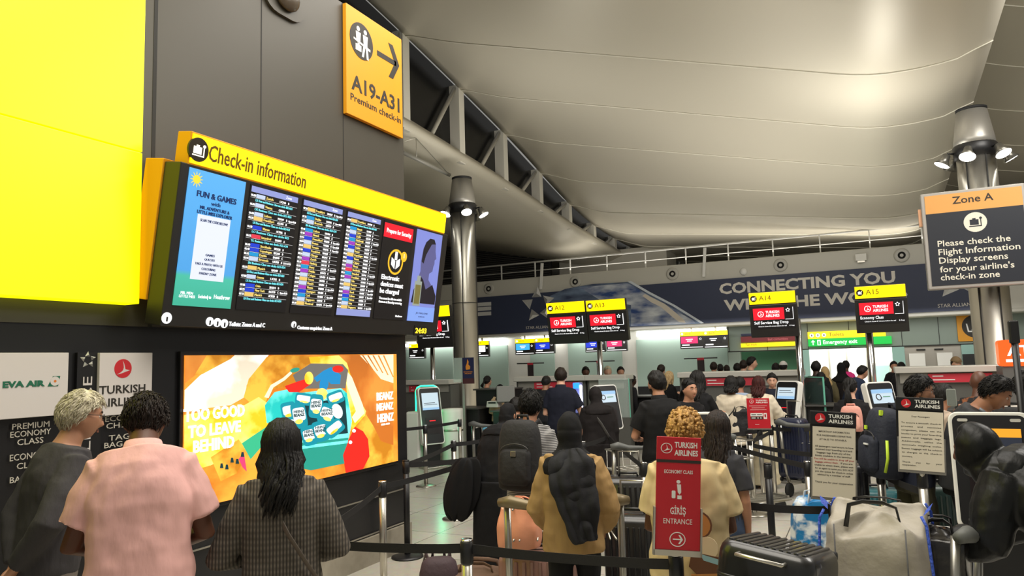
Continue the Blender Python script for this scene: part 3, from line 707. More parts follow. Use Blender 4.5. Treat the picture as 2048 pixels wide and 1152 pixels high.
        q = MB(); q.tube([Hm((x, .0935 - x * x * 14, -.0625)) for x in (-.021, -.011, 0, .011, .021)], [.0015 * hs, .0035 * hs, .003 * hs, .0035 * hs, .0015 * hs], 8)
        q.tube([Hm((x, .0935 - x * x * 14, -.0715)) for x in (-.018, -.01, 0, .01, .018)], [.0015 * hs, .004 * hs, .0048 * hs, .004 * hs, .0015 * hs], 8)
        q.build('mouth', lp, root)
    info = dict(root=root, s=s, Hm=Hm, spine=spine, A=A, cap=cap, nb=nb, hm=hm, finish=finish, hR=hR, nR=nR)
    if extra: extra(info)
    return info
def beard(c=None):
    def f(I): I['cap'](.009, lambda x, y, z: min(-.32 - z + (.0 if abs(x) > .25 else 0), y + .1 - .0) if not (abs(x) < .3 and -.5 > z > -.64 and y > 0) else -.1, .006, 60, name='beard', mat=hairmat('black', *HAIR['black']))
    return f
def glasses(I):
    q = MB(); Hm = I['Hm']; m = M('glasses_frame', (30, 28, 28), .3, .4)
    for sx in (-1, 1):
        q.tube([Hm((sx * .031 + .022 * math.cos(a), .1 - .0, .004 + .016 * math.sin(a))) for a in [2 * PI * k / 14 for k in range(15)]], .0017, 6)
        q.tube([Hm((sx * .053, .1, .01)), Hm((sx * .079, .07, .014)), Hm((sx * .083, -.01, .008))], .0018, 6)
    q.tube([Hm((-.009, .101, .006)), Hm((0, .104, .008)), Hm((.009, .101, .006))], .0016, 6)
    q.build('glasses', m, I['root'])
def many(*fs):
    def f(I):
        for g in fs: g(I)
    return f
# ------------------------------------------------------------------ signs and screens
def onF(px, py, fr):
    inv = fr.inverted(); o = inv @ EYE; r = inv.to_3x3() @ ray(px, py); k = -o.y / r.y; p = o + r * k; return (p.x, p.z)
def tF(fr, s, pxl, pxr, pyb, cap, bold=0):
    a = onF(pxl, pyb, fr); b = onF(pxr, pyb, fr); t = onF(pxl, pyb - cap, fr); return (s, a[0], b[0], a[1], t[1], bold)
def q4(x0, x1, z0, z1): return [(x0, z0), (x1, z0), (x1, z1), (x0, z1)]
def fbox(mb, fr, x0, x1, z0, z1, y0, y1, mi=0): mb.prism(q4(x0, x1, z0, z1), y0, y1, mi, fr); return mb
YEL = (255, 206, 0)
m_yel = M('sign_yellow', (214, 146, 8), .5); m_yel_lit = E('sign_yellow_lit', (255, 214, 0), 1.6); m_ink = M('sign_ink', (40, 36, 30), .6)
m_ink_lit = E('sign_ink_lit', (120, 86, 10), .6)
m_red_lit = E('screen_red', (226, 24, 44), 1.15); m_scr_k = E('screen_black', (18, 16, 17), 1.0); m_scr_w = E('screen_white', (250, 250, 250), 1.25)
m_body = M('sign_body', (34, 32, 30), .4)
BIRD = [(-.08, .86), (.1, .55), (.2, .2), (.27, -.08), (.8, -.22), (.3, -.36), (-.15, -.52), (-.72, -.64), (-.25, -.4), (-.02, -.2), (.07, .1), (.03, .5)]
def bird(cx, cz, r): return [(cx + x * r, cz + z * r) for x, z in BIRD]
def ring(cx, cz, r, t, n=28):
    """a ring as a list of quads"""
    a = circ(cx, cz, r, n); b = circ(cx, cz, r - t, n)
    return [[a[i], a[(i + 1) % n], b[(i + 1) % n], b[i]] for i in range(n)]
def starpoly(cx, cz, r):
    out = []
    for k in range(5):
        a = PI / 2 + 2 * PI * k / 5; d = (math.cos(a), math.sin(a)); t = (-d[1], d[0])
        out.append([(cx + d[0] * r, cz + d[1] * r), (cx + d[0] * r * .4 + t[0] * r * .34, cz + d[1] * r * .4 + t[1] * r * .34), (cx + d[0] * r * .48 - t[0] * r * .32, cz + d[1] * r * .48 - t[1] * r * .32)])
    return out
def case(cx, cz, r):
    """little suitcase-on-scale pictogram: bag, grip, tray line"""
    return [[(cx - r * .5, cz - r * .3), (cx + r * .3, cz - r * .3), (cx + r * .3, cz + r * .28), (cx - r * .5, cz + r * .28)], [(cx - r * .25, cz + r * .28), (cx + r * .05, cz + r * .28), (cx + r * .05, cz + r * .42), (cx - r * .25, cz + r * .42)],
            [(cx - r * .58, cz - r * .48), (cx + r * .55, cz - r * .48), (cx + r * .55, cz - r * .38), (cx - r * .58, cz - r * .38)], [(cx + r * .46, cz - r * .4), (cx + r * .54, cz - r * .4), (cx + r * .54, cz + r * .3), (cx + r * .46, cz + r * .3)], circ(cx + r * .5, cz + r * .4, r * .13, 10)]

# glowing yellow light box on the left wall
lbx = thing('light_box', 'tall glowing plain yellow light box on the dark wall beside the check-in board', 'sign')
for z0, z1 in ((2.36, 3.385), (3.392, 5.4)): MB().box((WX + .072, 1.72, (z0 + z1) / 2), (.14, 3.02, z1 - z0)).build('yellow_panel', E('yellow_glow', (255, 255, 0), 1.35), lbx, .004)
# yellow direction sign A19-A31
fr = frameX(-4.41)
sgn = thing('direction_sign', 'yellow wall sign with arrow and A19-A31 Premium check-in', 'sign')
c0 = onF(692, 5, fr); c1 = onF(806, 277, fr)
mb = MB(); fbox(mb, fr, c0[0], c1[0], c1[1], c0[1], 0, .045); mb.build('panel', m_yel, sgn, .004)
cc = onF(723, 83, fr); r = .19
pg = [(0, circ(*cc, r))]
hx, hz = cc
for dx, k in ((-.055, .85), (.06, 1)):
    pg += [(1, circ(hx + dx, hz + .115, .026, 14)), (1, [(hx + dx - .04, hz + .08), (hx + dx + .04, hz + .08), (hx + dx + .03, hz - .02), (hx + dx - .03, hz - .02)])]
pg += [(1, [(hx - .13, hz + .0), (hx + .14, hz - .04), (hx + .14, hz - .065), (hx - .13, hz - .02)]), (1, [(hx + .03, hz - .02), (hx + .06, hz - .02), (hx + .03, hz - .16), (hx + .0, hz - .16)]), (1, [(hx + .06, hz - .02), (hx + .09, hz - .02), (hx + .11, hz - .165), (hx + .08, hz - .165)]),
       (1, q4(hx - .10, hx - .01, hz - .12, hz - .055)), (1, q4(hx - .07, hx - .04, hz - .055, hz - .04))]
shapes(pg, [m_ink, m_paint_w], sgn, fr, 'pictogram', .003, .0004)
a0, a1 = onF(754, 105, fr)[0], onF(797, 120, fr)[0]; az = (onF(775, 118, fr)[1])
shapes([(0, q4(a0, a1 - .05, az - .028, az + .028)), (0, [(a1 - .19, az + .19), (a1 - .11, az + .19), (a1 + .01, az), (a1 - .11, az - .19), (a1 - .19, az - .19), (a1 - .075, az)])], [m_ink], sgn, fr, 'arrow', .003)
text([tF(fr, 'A19-A31', 703, 798, 178, 32, .02), tF(fr, 'Premium check-in', 701, 801, 199, 14, .006)], m_ink, sgn, fr)
# dome camera housing high on the wall
dm = thing('dome_camera', 'brown dome camera in an oval housing high on the dark wall', 'camera')
fr0 = frameX(WX + .01); c = onF(568, -4, fr0)
q = MB(); q.prism([(c[0] + x, c[1] + z) for x, z in rrect(.52, .36, .17)], -.02, .01, 0, fr0); q.build('housing', m_wall, dm)
MB().ball((WX + .055, c[0], c[1]), (.05, .15, .13)).build('dome', M('smoked_dome', (70, 60, 48), .25), dm)

# check-in information board (leans out at the top)
fb = Matrix.Translation((-4.1, 0, 2.75)) @ Matrix.Rotation(PI / 2, 4, 'Z') @ Matrix.Rotation(math.radians(9), 4, 'X')
brd = thing('information_board', 'large black check-in information board with six screens and a glowing yellow header', 'board', (-4.1, 5.0, 2.2))
brd.location = (0, 0, 0)
bl, br = onF(345, 480, fb)[0] - .01, onF(882, 560, fb)[0] + .04
zb, zt = onF(320, 652, fb)[1], onF(345, 318, fb)[1]
mb = MB(); fbox(mb, fb, bl, br, zb, zt, 0, .16); mb.build('casing', m_body, brd, .006)
mb = MB(); fbox(mb, fb, bl - .012, br, zb + .16, zt + .02, .16, .34); mb.build('yellow_back_box', m_yel, brd, .004)
hl_, hr_ = onF(383, 262, fb)[0], onF(890, 450, fb)[0]
mb = MB(); fbox(mb, fb, hl_, hr_, zt - .005, zt + .22, .0, .13); mb.build('header', m_yel, brd, .004)
mb = MB(); fbox(mb, fb, hl_ + .012, hr_ - .012, zt + .008, zt + .207, -.012, .0); hd = mb.build('header_light', m_yel_lit, brd)
def hz(t): return zt + .107 + t
cx_ = onF(396, 288, fb)[0]
shapes([(0, circ(cx_, hz(0), .082))] + [(1, p) for p in case(cx_, hz(-.004), .085)], [E('header_ink', (46, 34, 10), .5), E('header_white', (255, 250, 230), 1.3)], hd, fb, 'pictogram', .015, .001)
text([('Check-in information', onF(416, 300, fb)[0], onF(610, 358, fb)[0], hz(-.055), hz(.06), .008)], m_ink_lit, hd, fb, th=.016)
SC = [((378, 334), (451, 617)), ((500, 370), (566, 630)), ((605, 394), (656, 630)), ((693, 423), (735, 637)), ((767, 445), (801, 637)), ((834, 463), (863, 646))]
xe = [onF(379, 334, fb)[0], onF(491, 364, fb)[0], onF(501, 370, fb)[0], onF(597, 396, fb)[0], onF(606, 396, fb)[0], onF(686, 420, fb)[0], onF(694, 423, fb)[0], onF(762, 441, fb)[0], onF(768, 445, fb)[0], onF(827, 459, fb)[0], onF(834, 463, fb)[0], onF(884, 475, fb)[0]]
sz0 = onF(451, 617, fb)[1] + .0; sz1 = onF(379, 334, fb)[1]
def screen(i, mat):
    mb = MB(); fbox(mb, fb, xe[2 * i], xe[2 * i + 1], sz0, sz1, -.006, .0); return mb.build('screen', mat, brd), xe[2 * i], xe[2 * i + 1]
fids_m = [E('screen_lilac', (150, 160, 220), .9), m_scr_w, E('chip_yellow', (232, 196, 110), 1), E('chip_blue', (30, 60, 200), 1.1), E('chip_teal', (30, 150, 210), 1), E('chip_red', (226, 60, 80), 1), E('chip_purple', (160, 60, 190), 1), E('chip_pale', (196, 210, 236), 1)]
CH = {'w': 7, 'y': 2, 'b': 3, 't': 4, 'r': 5, 'p': 6}
def fids(i, rows, head=True, foot=False):
    s, x0, x1 = screen(i, m_scr_k); W = x1 - x0; n = len(rows) + 2; h = (sz1 - sz0 - .03) / 27.0; z = sz1 - .012
    sh = []; tw_, ty, tc_ = [], [], []
    if head: sh.append((0, q4(x0 + .01, x1 - .01, z - h * 1.3, z))); tw_.append(('Zone', x0 + W * .72, None, z - h * .95, z - h * .35)); z -= h * 1.45
    for r in rows:
        zc = z - h * .8
        if r[0] == '#': tc_.append((r[1:], x0 + W * .12, x0 + W * .88, zc, zc + h * .52))
        else:
            t, c, city, no, zn, ex = r
            tw_.append((t, x0 + .012, x0 + W * .115, zc, zc + h * .5)); sh.append((CH[c], q4(x0 + W * .125, x0 + W * .3, zc - h * .16, zc + h * .68)))
            ty.append((city, x0 + W * .32, x0 + W * (.32 + .024 * len(city)), zc, zc + h * .55)); tw_.append((no, x0 + W * .60, x0 + W * .73, zc, zc + h * .5)); tw_.append((zn, x0 + W * .78, x0 + W * .80, zc, zc + h * .5))
            if ex: tw_.append((ex, x0 + W * .83, x0 + W * .99, zc, zc + h * .45))
            sh.append((1, q4(x0 + .01, x1 - .01, zc - h * .28, zc - h * .24)))
        z -= h
    if foot: sh.append((0, q4(x0 + .01, x1 - .01, sz0 + .01, sz0 + .07)))
    shapes(sh, fids_m, s, fb, 'airline_chips', .0075)
    text(tw_, m_scr_w, s, fb, 'flight_lettering', .009); text(ty, E('screen_amber', (240, 214, 120), 1.1), s, fb, 'city_lettering', .009)
    if tc_: text(tc_, E('screen_cyan', (120, 230, 240), 1.1), s, fb, 'note_lettering', .009)
N_ = lambda a, b='B23-B24': '#%s Business Class use desks %s' % (a, b)
fids(1, [('06:00', 'w', 'Zurich', 'LX345', 'B', ''), N_('LX First and'), ('06:00', 'w', 'Vienna', 'OS9584', 'B', ''), N_('OS'), ('06:00', 'w', 'Lisbon', 'SQ2207', 'B', 'Opens 03:30'), ('06:30', 'y', 'Frankfurt', 'A5700', 'B', ''), N_('LH First and'), ('06:30', 'b', 'Warsaw', 'AC7906', 'B', ''), N_('LO', 'B25'), ('06:35', 'r', 'Istanbul', 'UA6023', 'A', ''), N_('TK', 'A23-A24'), ('06:40', 'b', 'Stockholm', 'SK5528', 'D', ''), ('06:40', 'b', 'Copenhagen', 'SK508', 'D', ''), ('06:45', 't', 'Dublin', 'BA8840', 'C', ''), ('06:50', 'w', 'Brussels', 'UA2930', 'D', 'D21-D25'), N_('SN'), ('06:55', 'y', 'Munich', 'UA2489', 'B', ''), N_('LH First and'), ('07:00', 'w', 'Geneva', 'LX355', 'B', ''), N_('LX First and'), ('07:05', 'b', 'Oslo', 'SK024', 'D', ''), ('07:25', 'b', 'New York', 'B62220', 'C', 'Opens 04:25'), ('07:25', 'y', 'Munich', 'AC9220', 'B', ''), N_('LH First and')])
T3 = 'Frankfurt Dublin Brussels # Lisbon Newark Dusseldorf Boston Toronto Frankfurt Chicago Zurich Hamburg Derry Dublin Cologne Geneva Munich Vienna Stuttgart Cork Singapore Montreal'.split()
T4 = 'Frankfurt Newark Cairo Delhi Edinburgh Mumbai Dublin Denver Copenhagen Vienna Calgary Warsaw Stockholm Istanbul Frankfurt Oslo Houston Zurich Knock Lisbon Athens Doha Singapore'.split()
rr = random.Random(4)
def auto(cs, h0):
    out = [];
    for k, c in enumerate(cs):
        mm = h0 * 60 + 20 + k * 6
        if c == '#': out.append(N_('SN')); continue
        out.append(('%02d:%02d' % (mm // 60, mm // 5 * 5 % 60), 'ytwbtpbwybwprtpwywpbtw'[k % 22], c, 'UA%d' % rr.randint(1000, 9999), rr.choice('ABBCD'), 'Opens 05:%02d' % rr.choice((10, 30, 45)) if rr.random() < .3 else ''))
        if k == 0: out.append(N_('LH First and'))
    return out
fids(2, auto(T3, 7)); fids(3, auto(T4, 8), True, True)
# screen 1: children's poster without its characters or code
m1 = M('poster_sky_to_grass', (96, 178, 238), .4, emit=1.0); nt = m1.node_tree
tc = nt.nodes.new('ShaderNodeTexCoord'); sx = nt.nodes.new('ShaderNodeSeparateXYZ'); rp = nt.nodes.new('ShaderNodeValToRGB'); mr = nt.nodes.new('ShaderNodeMapRange')
nt.links.new(tc.outputs['Generated'], sx.inputs[0]); nt.links.new(sx.outputs['Z'], rp.inputs[0])
rp.color_ramp.elements[0].position = .0; rp.color_ramp.elements[0].color = lin((58, 176, 130)); rp.color_ramp.elements[1].position = 1; rp.color_ramp.elements[1].color = lin((92, 176, 240))
e2 = rp.color_ramp.elements.new(.22); e2.color = lin((70, 190, 150)); e3 = rp.color_ramp.elements.new(.26); e3.color = lin((78, 160, 226))
nt.links.new(rp.outputs[0], nt.nodes['Principled BSDF'].inputs['Emission Color'])
s, x0, x1 = screen(0, m1); W = x1 - x0; H_ = sz1 - sz0
PX = lambda u: x0 + W * u; PZ = lambda v: sz0 + H_ * v
sun = [(1, [(PX(.13) + .055 * math.cos(a + .12), PZ(.925) + .055 * math.sin(a + .12)), (PX(.13) + .034 * math.cos(a), PZ(.925) + .034 * math.sin(a)), (PX(.13) + .034 * math.cos(a + .24), PZ(.925) + .034 * math.sin(a + .24))]) for a in [k * PI / 6 for k in range(12)]]
shapes([(0, q4(PX(.22), PX(.80), PZ(.20), PZ(.68))), (1, circ(PX(.13), PZ(.925), .03))] + sun, [E('poster_white', (226, 232, 246), 1), E('poster_sun', (250, 222, 60), 1)], s, fb, 'poster_card', .008)
nav = E('poster_navy', (24, 44, 92), 1)
text([('FUN & GAMES', PX(.16), PX(.86), PZ(.805), PZ(.85), .02), ('with', PX(.42), PX(.58), PZ(.76), PZ(.79)), ('MR. ADVENTURE &', PX(.24), PX(.76), PZ(.72), PZ(.745), .01), ('LITTLE MISS EXPLORER', PX(.2), PX(.82), PZ(.685), PZ(.71), .01),
      ('SCAN THE CODE BELOW!', PX(.27), PX(.75), PZ(.63), PZ(.65), .01)] + [(t, PX(a), PX(1.02 - a), PZ(z), PZ(z + .018), .01) for t, a, z in (('GAMES', .43, .38), ('QUIZZES', .42, .345), ('TAKE A PHOTO WITH US', .27, .31), ('COLOURING', .39, .275), ('PARENT ZONE', .36, .24))], nav, s, fb, 'poster_lettering', .011)
text([('MR. MEN', PX(.1), PX(.3), PZ(.085), PZ(.105)), ('LITTLE MISS', PX(.08), PX(.34), PZ(.06), PZ(.08)), ('Exclusively to', PX(.4), PX(.62), PZ(.065), PZ(.09)), ('Heathrow', PX(.67), PX(.96), PZ(.068), PZ(.1))], m_scr_w, s, fb, 'sponsor_lettering', .009)
# screen 5: prepare for security
s, x0, x1 = screen(4, m_scr_k); W = x1 - x0
cx = PX(.5); cz = PZ(.60); ry = []
shapes([(0, q4(PX(.02), PX(.98), PZ(.835), PZ(.98)))] + [(1, p) for p in ring(cx, cz, .125, .02)] + [(1, circ(PX(.76), PZ(.67), .05))] + [(2, [(cx - .07, cz - .03), (cx - .07, cz + .04), (cx - .01, cz + .01), (cx - .01, cz - .07)]), (2, [(cx + .07, cz - .03), (cx + .07, cz + .04), (cx + .01, cz + .01), (cx + .01, cz - .07)]), (2, q4(cx - .02, cx + .02, cz + .02, cz + .1)), (2, q4(PX(.75), PX(.775), PZ(.655), PZ(.70)))], [m_red_lit, E('screen_gold', (240, 186, 40), 1.1), m_scr_w], s, fb, 'security_print', .008)
text([('Prepare for Security', PX(.1), PX(.92), PZ(.885), PZ(.93), .01), ('Electronic', PX(.1), PX(.68), PZ(.405), PZ(.455), .01), ('devices must', PX(.1), PX(.84), PZ(.335), PZ(.385), .01), ('be charged', PX(.1), PX(.72), PZ(.265), PZ(.315), .01), ('You must be able to switch', PX(.1), PX(.84), PZ(.2), PZ(.225)), ('them on at Security screening', PX(.1), PX(.86), PZ(.165), PZ(.19)), ('Heathrow', PX(.7), PX(.92), PZ(.03), PZ(.05))], m_scr_w, s, fb, 'security_lettering', .011)
# screen 6: scent advertisement with a generic profile
s, x0, x1 = screen(5, E('ad_lilac', (128, 138, 212), 1)); W = x1 - x0
prof = [(.1, .2), (.1, .30), (.2, .45), (.28, .55), (.26, .66), (.3, .80), (.38, .88), (.52, .93), (.68, .93), (.76, .88), (.78, .80), (.84, .72), (.78, .70), (.79, .66), (.76, .63), (.74, .57), (.62, .54), (.62, .47), (.9, .36), (.95, .2)]
shapes([(0, [(PX(u), PZ(v)) for u, v in prof]), (1, [(PX(u), PZ(v)) for u, v in [(.05, .2), (.1, .34), (.3, .5), (.42, .46), (.55, .36), (.8, .42), (.98, .3), (.98, .2)]]), (1, [(PX(u), PZ(v)) for u, v in [(.3, .8), (.38, .88), (.52, .93), (.68, .93), (.76, .88), (.6, .87), (.5, .8), (.42, .74), (.36, .64), (.28, .66)]]), (2, q4(PX(.0), PX(1), PZ(0), PZ(.16))), (3, q4(PX(.12), PX(.38), PZ(.17), PZ(.44))), (4, q4(PX(.15), PX(.35), PZ(.19), PZ(.40))), (3, q4(PX(.19), PX(.31), PZ(.44), PZ(.50)))], [E('ad_skin', (92, 92, 140), 1), E('ad_dark', (28, 24, 34), 1), E('ad_base', (132, 164, 236), 1), E('ad_glass', (150, 160, 150), 1), E('ad_scent', (120, 112, 60), 1)], s, fb, 'ad_print', .008, .0004)
text([('JO MALONE', PX(.27), PX(.74), PZ(.075), PZ(.1)), ('LONDON', PX(.38), PX(.62), PZ(.045), PZ(.058))], E('ad_ink', (70, 84, 130), 1), s, fb, 'ad_lettering', .012)
# strip of notices along the bottom, with the clock
text([tF(fb, 'Toilets: Zones A and C', 457, 529, 652, 9, .012), tF(fb, 'Customs enquiries: Zone A', 594, 664, 658, 7, .012)], m_scr_w, brd, fb, 'notice_lettering', .006)
ci = [(0, circ(*onF(px, py, fb), r_)) for px, py, r_ in ((333, 636, .038), (419, 643, .032), (434, 645, .032), (448, 647, .032), (587, 649, .026))]
ci += [(1, q4(x - .006, x + .006, z - .02, z + .012)) for x, z in [onF(px, py, fb) for px, py in ((333, 637), (419, 644), (434, 646), (448, 648), (587, 650))]]
shapes(ci, [m_scr_w, m_body], brd, fb, 'pictogram', .005, .0005)
zc0 = onF(829, 668, fb); zc1 = onF(852, 657, fb)
mb = MB(); fbox(mb, fb, zc0[0] - .02, zc1[0] + .02, zb - .005, zb + .10, -.006, 0); ck = mb.build('clock', m_black, brd)
text([('24:03', zc0[0], zc1[0], zb + .02, zb + .075, .01)], E('clock_amber', (255, 220, 40), 2), ck, fb, 'clock_digits', .01)

# airline panels on the lower wall
fw_ = frameX(WX + .01)
def panel(nm, lab, p0, p1, mat, th=.03):
    a, b = onF(*p0, fw_), onF(*p1, fw_); t = thing(nm, lab, 'sign'); mb = MB(); fbox(mb, fw_, a[0], b[0], b[1], a[1], -th, .02); o = mb.build('panel', mat, t, .003); return t, a, b
m_pan = M('panel_white', (214, 208, 204), .45)
fp = frameX(WX + .04)
t, a, b = panel('airline_sign', 'white wall panel with green EVA AIR lettering, furthest to the left', (-70, 706), (128, 829), m_pan)
green = M('airline_green', (24, 104, 76), .5)
text([tF(fp, 'EVA AIR', 5, 89, 776, 13, .045)], green, t, fp)
l0 = onF(95, 773, fp); l1 = onF(119, 752, fp)
shapes([(0, [(l0[0], l0[1]), (l0[0] + .03, l1[1]), (l1[0] + .004, l1[1]), (l1[0] - .008, l0[1])]), (1, circ((l0[0] + l1[0]) / 2 + .008, (l0[1] + l1[1]) / 2, .028)), (2, circ((l0[0] + l1[0]) / 2 + .008, (l0[1] + l1[1]) / 2, .008))], [green, m_pan, M('airline_orange', (214, 120, 40))], t, fp, 'tail_emblem', .002, .0006)
t, a, b = panel('airline_sign', 'white wall panel with a red round bird emblem above TURKISH AIRLINES', (194, 706), (297, 824), m_pan)
c = onF(246, 737, fp)
shapes([(0, circ(*c, .062)), (1, bird(c[0], c[1], .06))], [M('emblem_red', (200, 34, 44), .5), m_pan], t, fp, 'bird_emblem', .002, .0006)
text([tF(fp, 'TURKISH', 198, 290, 789, 17, .012), tF(fp, 'AIRLINES', 198, 290, 815, 17, .012)], m_ink, t, fp)
lt = thing('wall_lettering', 'white lettering of airline classes along the dark lower wall', 'lettering'); fq = frameX(WX + .004)
L_ = [('PREMIUM', 24, 98, 860, 12), ('ECONOMY', 20, 101, 876, 12), ('CLASS', 34, 86, 891, 12), ('ECONOMY', 19, 100, 923, 13), ('CLASS', 33, 86, 939, 12), ('BAGGAGE', 19, 100, 967, 12), ('DROP', 36, 84, 982, 12), ('ECONOMY', 210, 300, 844, 11), ('CHECK-IN', 212, 300, 858, 11), ('TAGGED', 217, 300, 882, 11), ('BAG DROP', 208, 300, 897, 11)]
text([tF(fq, *x) for x in L_], M('wall_letter_white', (200, 194, 180)), lt, fq)
va = thing('alliance_strip', 'narrow dark wall strip with silver five-part star and upright lettering', 'sign')
a, b = onF(153, 705, fq), onF(191, 1150, fq); mb = MB(); fbox(mb, fq, a[0], b[0], .3, a[1], -.012, .01); mb.build('panel', m_black, va)
fs_ = frameX(WX + .017); c = onF(176, 720, fs_); star(m_st, va, fs_, c[0], c[1], .055, h=.012)
fr2 = fs_ @ Matrix.Translation((c[0] + .03, 0, .9)) @ Matrix.Rotation(-PI / 2, 4, 'Y')
text([('STAR ALLIANCE', 0, onF(176, 753, fs_)[1] - .9, .0, .06)], m_pan, va, fr2)

# illuminated bean advertisement
fa = frameX(WX + .03)
ad = thing('advert_screen', 'large bright advertising screen showing a teal suitcase full of bean tins', 'screen')
a0, a1, zA, zB = 3.69, 6.31, .925, 2.02
mb = MB(); fbox(mb, frameX(WX), a0 - .03, a1 + .03, zA - .03, zB + .03, -.02, .02); mb.build('frame', m_black, ad, .004)
mb = MB(); fbox(mb, fa, a0, a1, zA, zB, -.004, .02); scr = mb.build('screen', pattern('ad_bed_orange', 'noise', (196, 112, 30), (240, 156, 56), (1, 2, 3), .4, emit=.98), ad)
def C4(pts):
    out = []
    for x, y in pts:
        u, v = onF(340 + x / 2.494, 690 + y / 2.494, fa); out.append((min(max(u, a0), a1), min(max(v, zA), zB)))
    return out
def blob(cx, cy, w, h, rot=0, p=2, n=22):
    out = []
    for k in range(n):
        a = 2 * PI * k / n; x = w * math.copysign(abs(math.cos(a)) ** (2 / p), math.cos(a)); y = h * math.copysign(abs(math.sin(a)) ** (2 / p), math.sin(a)); r_ = math.radians(rot)
        out.append((cx + x * math.cos(r_) - y * math.sin(r_), cy + x * math.sin(r_) + y * math.cos(r_)))
    return out
adm = [pattern('ad_sheet', 'noise', (206, 196, 176), (250, 244, 232), (3, 3, 5), .4, emit=1.1), pattern('ad_mustard', 'noise', (176, 112, 24), (226, 168, 60), (3, 3, 4), .4, emit=1.1), pattern('ad_yellow', 'noise', (232, 172, 30), (255, 226, 110), (3, 3, 4), .4, emit=1.15), E('ad_green', (60, 190, 140), 1.1),
       pattern('ad_headboard', 'noise', (180, 100, 34), (214, 136, 56), (2, 2, 2), .4, emit=1.0), E('ad_cream', (250, 238, 200), 1.2), E('ad_case_grey', (120, 116, 110), 1), pattern('ad_teal', 'noise', (28, 170, 166), (110, 226, 214), (4, 4, 4), .4, emit=1.1), E('ad_teal_deep', (44, 160, 140), 1.05), E('ad_red', (232, 40, 30), 1.15),
       E('ad_blue', (30, 140, 200), 1.1), E('ad_tin', (20, 150, 168), 1.05), E('ad_label', (232, 240, 240), 1.2), E('ad_pink', (232, 70, 120), 1.1), E('ad_tin_dark', (16, 60, 66), 1)]
polys = [(4, [(840, 52), (1112, 47), (1112, 520), (1000, 480), (930, 250), (880, 90)]), (4, [(62, 52), (190, 52), (150, 130), (62, 190)]), (0, [(150, 150), (300, 70), (320, 50), (490, 50), (430, 130), (380, 200), (370, 260), (300, 300), (60, 330), (62, 225)]), (1, [(180, 52), (320, 52), (290, 75), (160, 145), (120, 150)]),
         (1, [(365, 260), (390, 170), (480, 60), (520, 50), (690, 55), (704, 95), (690, 140), (600, 210), (500, 220), (470, 300), (400, 290)]), (2, [(60, 350), (370, 300), (440, 260), (540, 330), (440, 470), (330, 540), (200, 600), (62, 640)]), (2, [(690, 60), (840, 52), (880, 90), (930, 250), (975, 330), (960, 390), (905, 420), (880, 230), (870, 110), (700, 95)]),
         (5, [(880, 130), (905, 160), (960, 300), (968, 340), (920, 390), (905, 360), (925, 330), (880, 200)]), (1, [(200, 560), (340, 470), (390, 540), (330, 640), (250, 680)]), (3, [(355, 490), (490, 400), (520, 430), (400, 570)]), (13, [(340, 570), (365, 530), (380, 630), (360, 610)]),
         (1, [(900, 430), (975, 345), (1010, 400), (1050, 480), (1112, 500), (1112, 587), (960, 630)]), (5, [(945, 52), (1112, 47), (1112, 190), (1050, 170), (1010, 120)])]
polys += [(4, [(955 + i * 26, 52), (963 + i * 26, 52), (1010 + i * 26, 120 + i * 10), (1004 + i * 26, 120 + i * 10)]) for i in range(5)]
polys += [(6, [(610, 150), (700, 92), (860, 95), (886, 125), (872, 215), (640, 218)]), (7, [(470, 300), (520, 235), (590, 220), (650, 240), (640, 330), (560, 380), (480, 390)]), (7, [(620, 330), (640, 240), (850, 215), (880, 240), (905, 380), (888, 470), (640, 495), (600, 430)]), (8, [(632, 490), (888, 462), (872, 590), (700, 625), (655, 615)]), (7, [(640, 505), (885, 475), (883, 490), (642, 520)]), (14, [(640, 300), (870, 260), (885, 440), (650, 470), (610, 400)]),
          (9, [(570, 205), (640, 180), (690, 165), (700, 195), (640, 235), (590, 235)]), (2, blob(690, 165, 22, 32)), (10, [(715, 165), (760, 130), (800, 110), (850, 150), (845, 195), (800, 195), (770, 160), (730, 185)]), (10, blob(765, 195, 22, 40, 10)), (2, blob(755, 245, 28, 30)), (9, blob(835, 120, 28, 18)), (9, [(860, 550), (890, 470), (920, 408), (960, 430), (985, 470), (992, 555), (960, 625), (875, 637)]), (12, blob(897, 485, 9, 9)), (12, blob(915, 428, 9, 9))]
polys += [(5, [(468, 260), (500, 200), (560, 165), (600, 130), (606, 142), (570, 175), (512, 212), (488, 265)]), (8, blob(620, 125, 24, 11, -15))]
cans = [(590, 330, 38, 46, -12), (665, 270, 44, 30, 8), (640, 352, 38, 66, -10), (725, 305, 34, 60, 6), (690, 452, 36, 50, -14), (748, 430, 38, 52, -16), (780, 345, 40, 52, 22), (822, 262, 42, 32, -20), (815, 415, 50, 36, -38)]
for cx, cy, w_, h_, ro in cans:
    polys += [(11, blob(cx, cy, w_, h_, ro, 5)), (12, blob(cx, cy - h_ * .1, w_ * .82, h_ * .5, ro, 5)), (2, blob(cx, cy + h_ * .45, w_ * .5, h_ * .18, ro))]
polys += [(12, blob(830, 330, 26, 38, -20)), (12, blob(600, 400, 18, 30, 20))]
polys += [(14, [(250 + i * 26, 590 - i * 14 + (i % 2) * 20), (258 + i * 26, 590 - i * 14 + (i % 2) * 20), (262 + i * 26, 614 - i * 14 + (i % 2) * 20), (246 + i * 26, 614 - i * 14 + (i % 2) * 20)]) for i in range(5)]
shapes([(m, C4(p)) for m, p in polys], adm, scr, fa, 'advert_print', .005, .00008)
tins = []
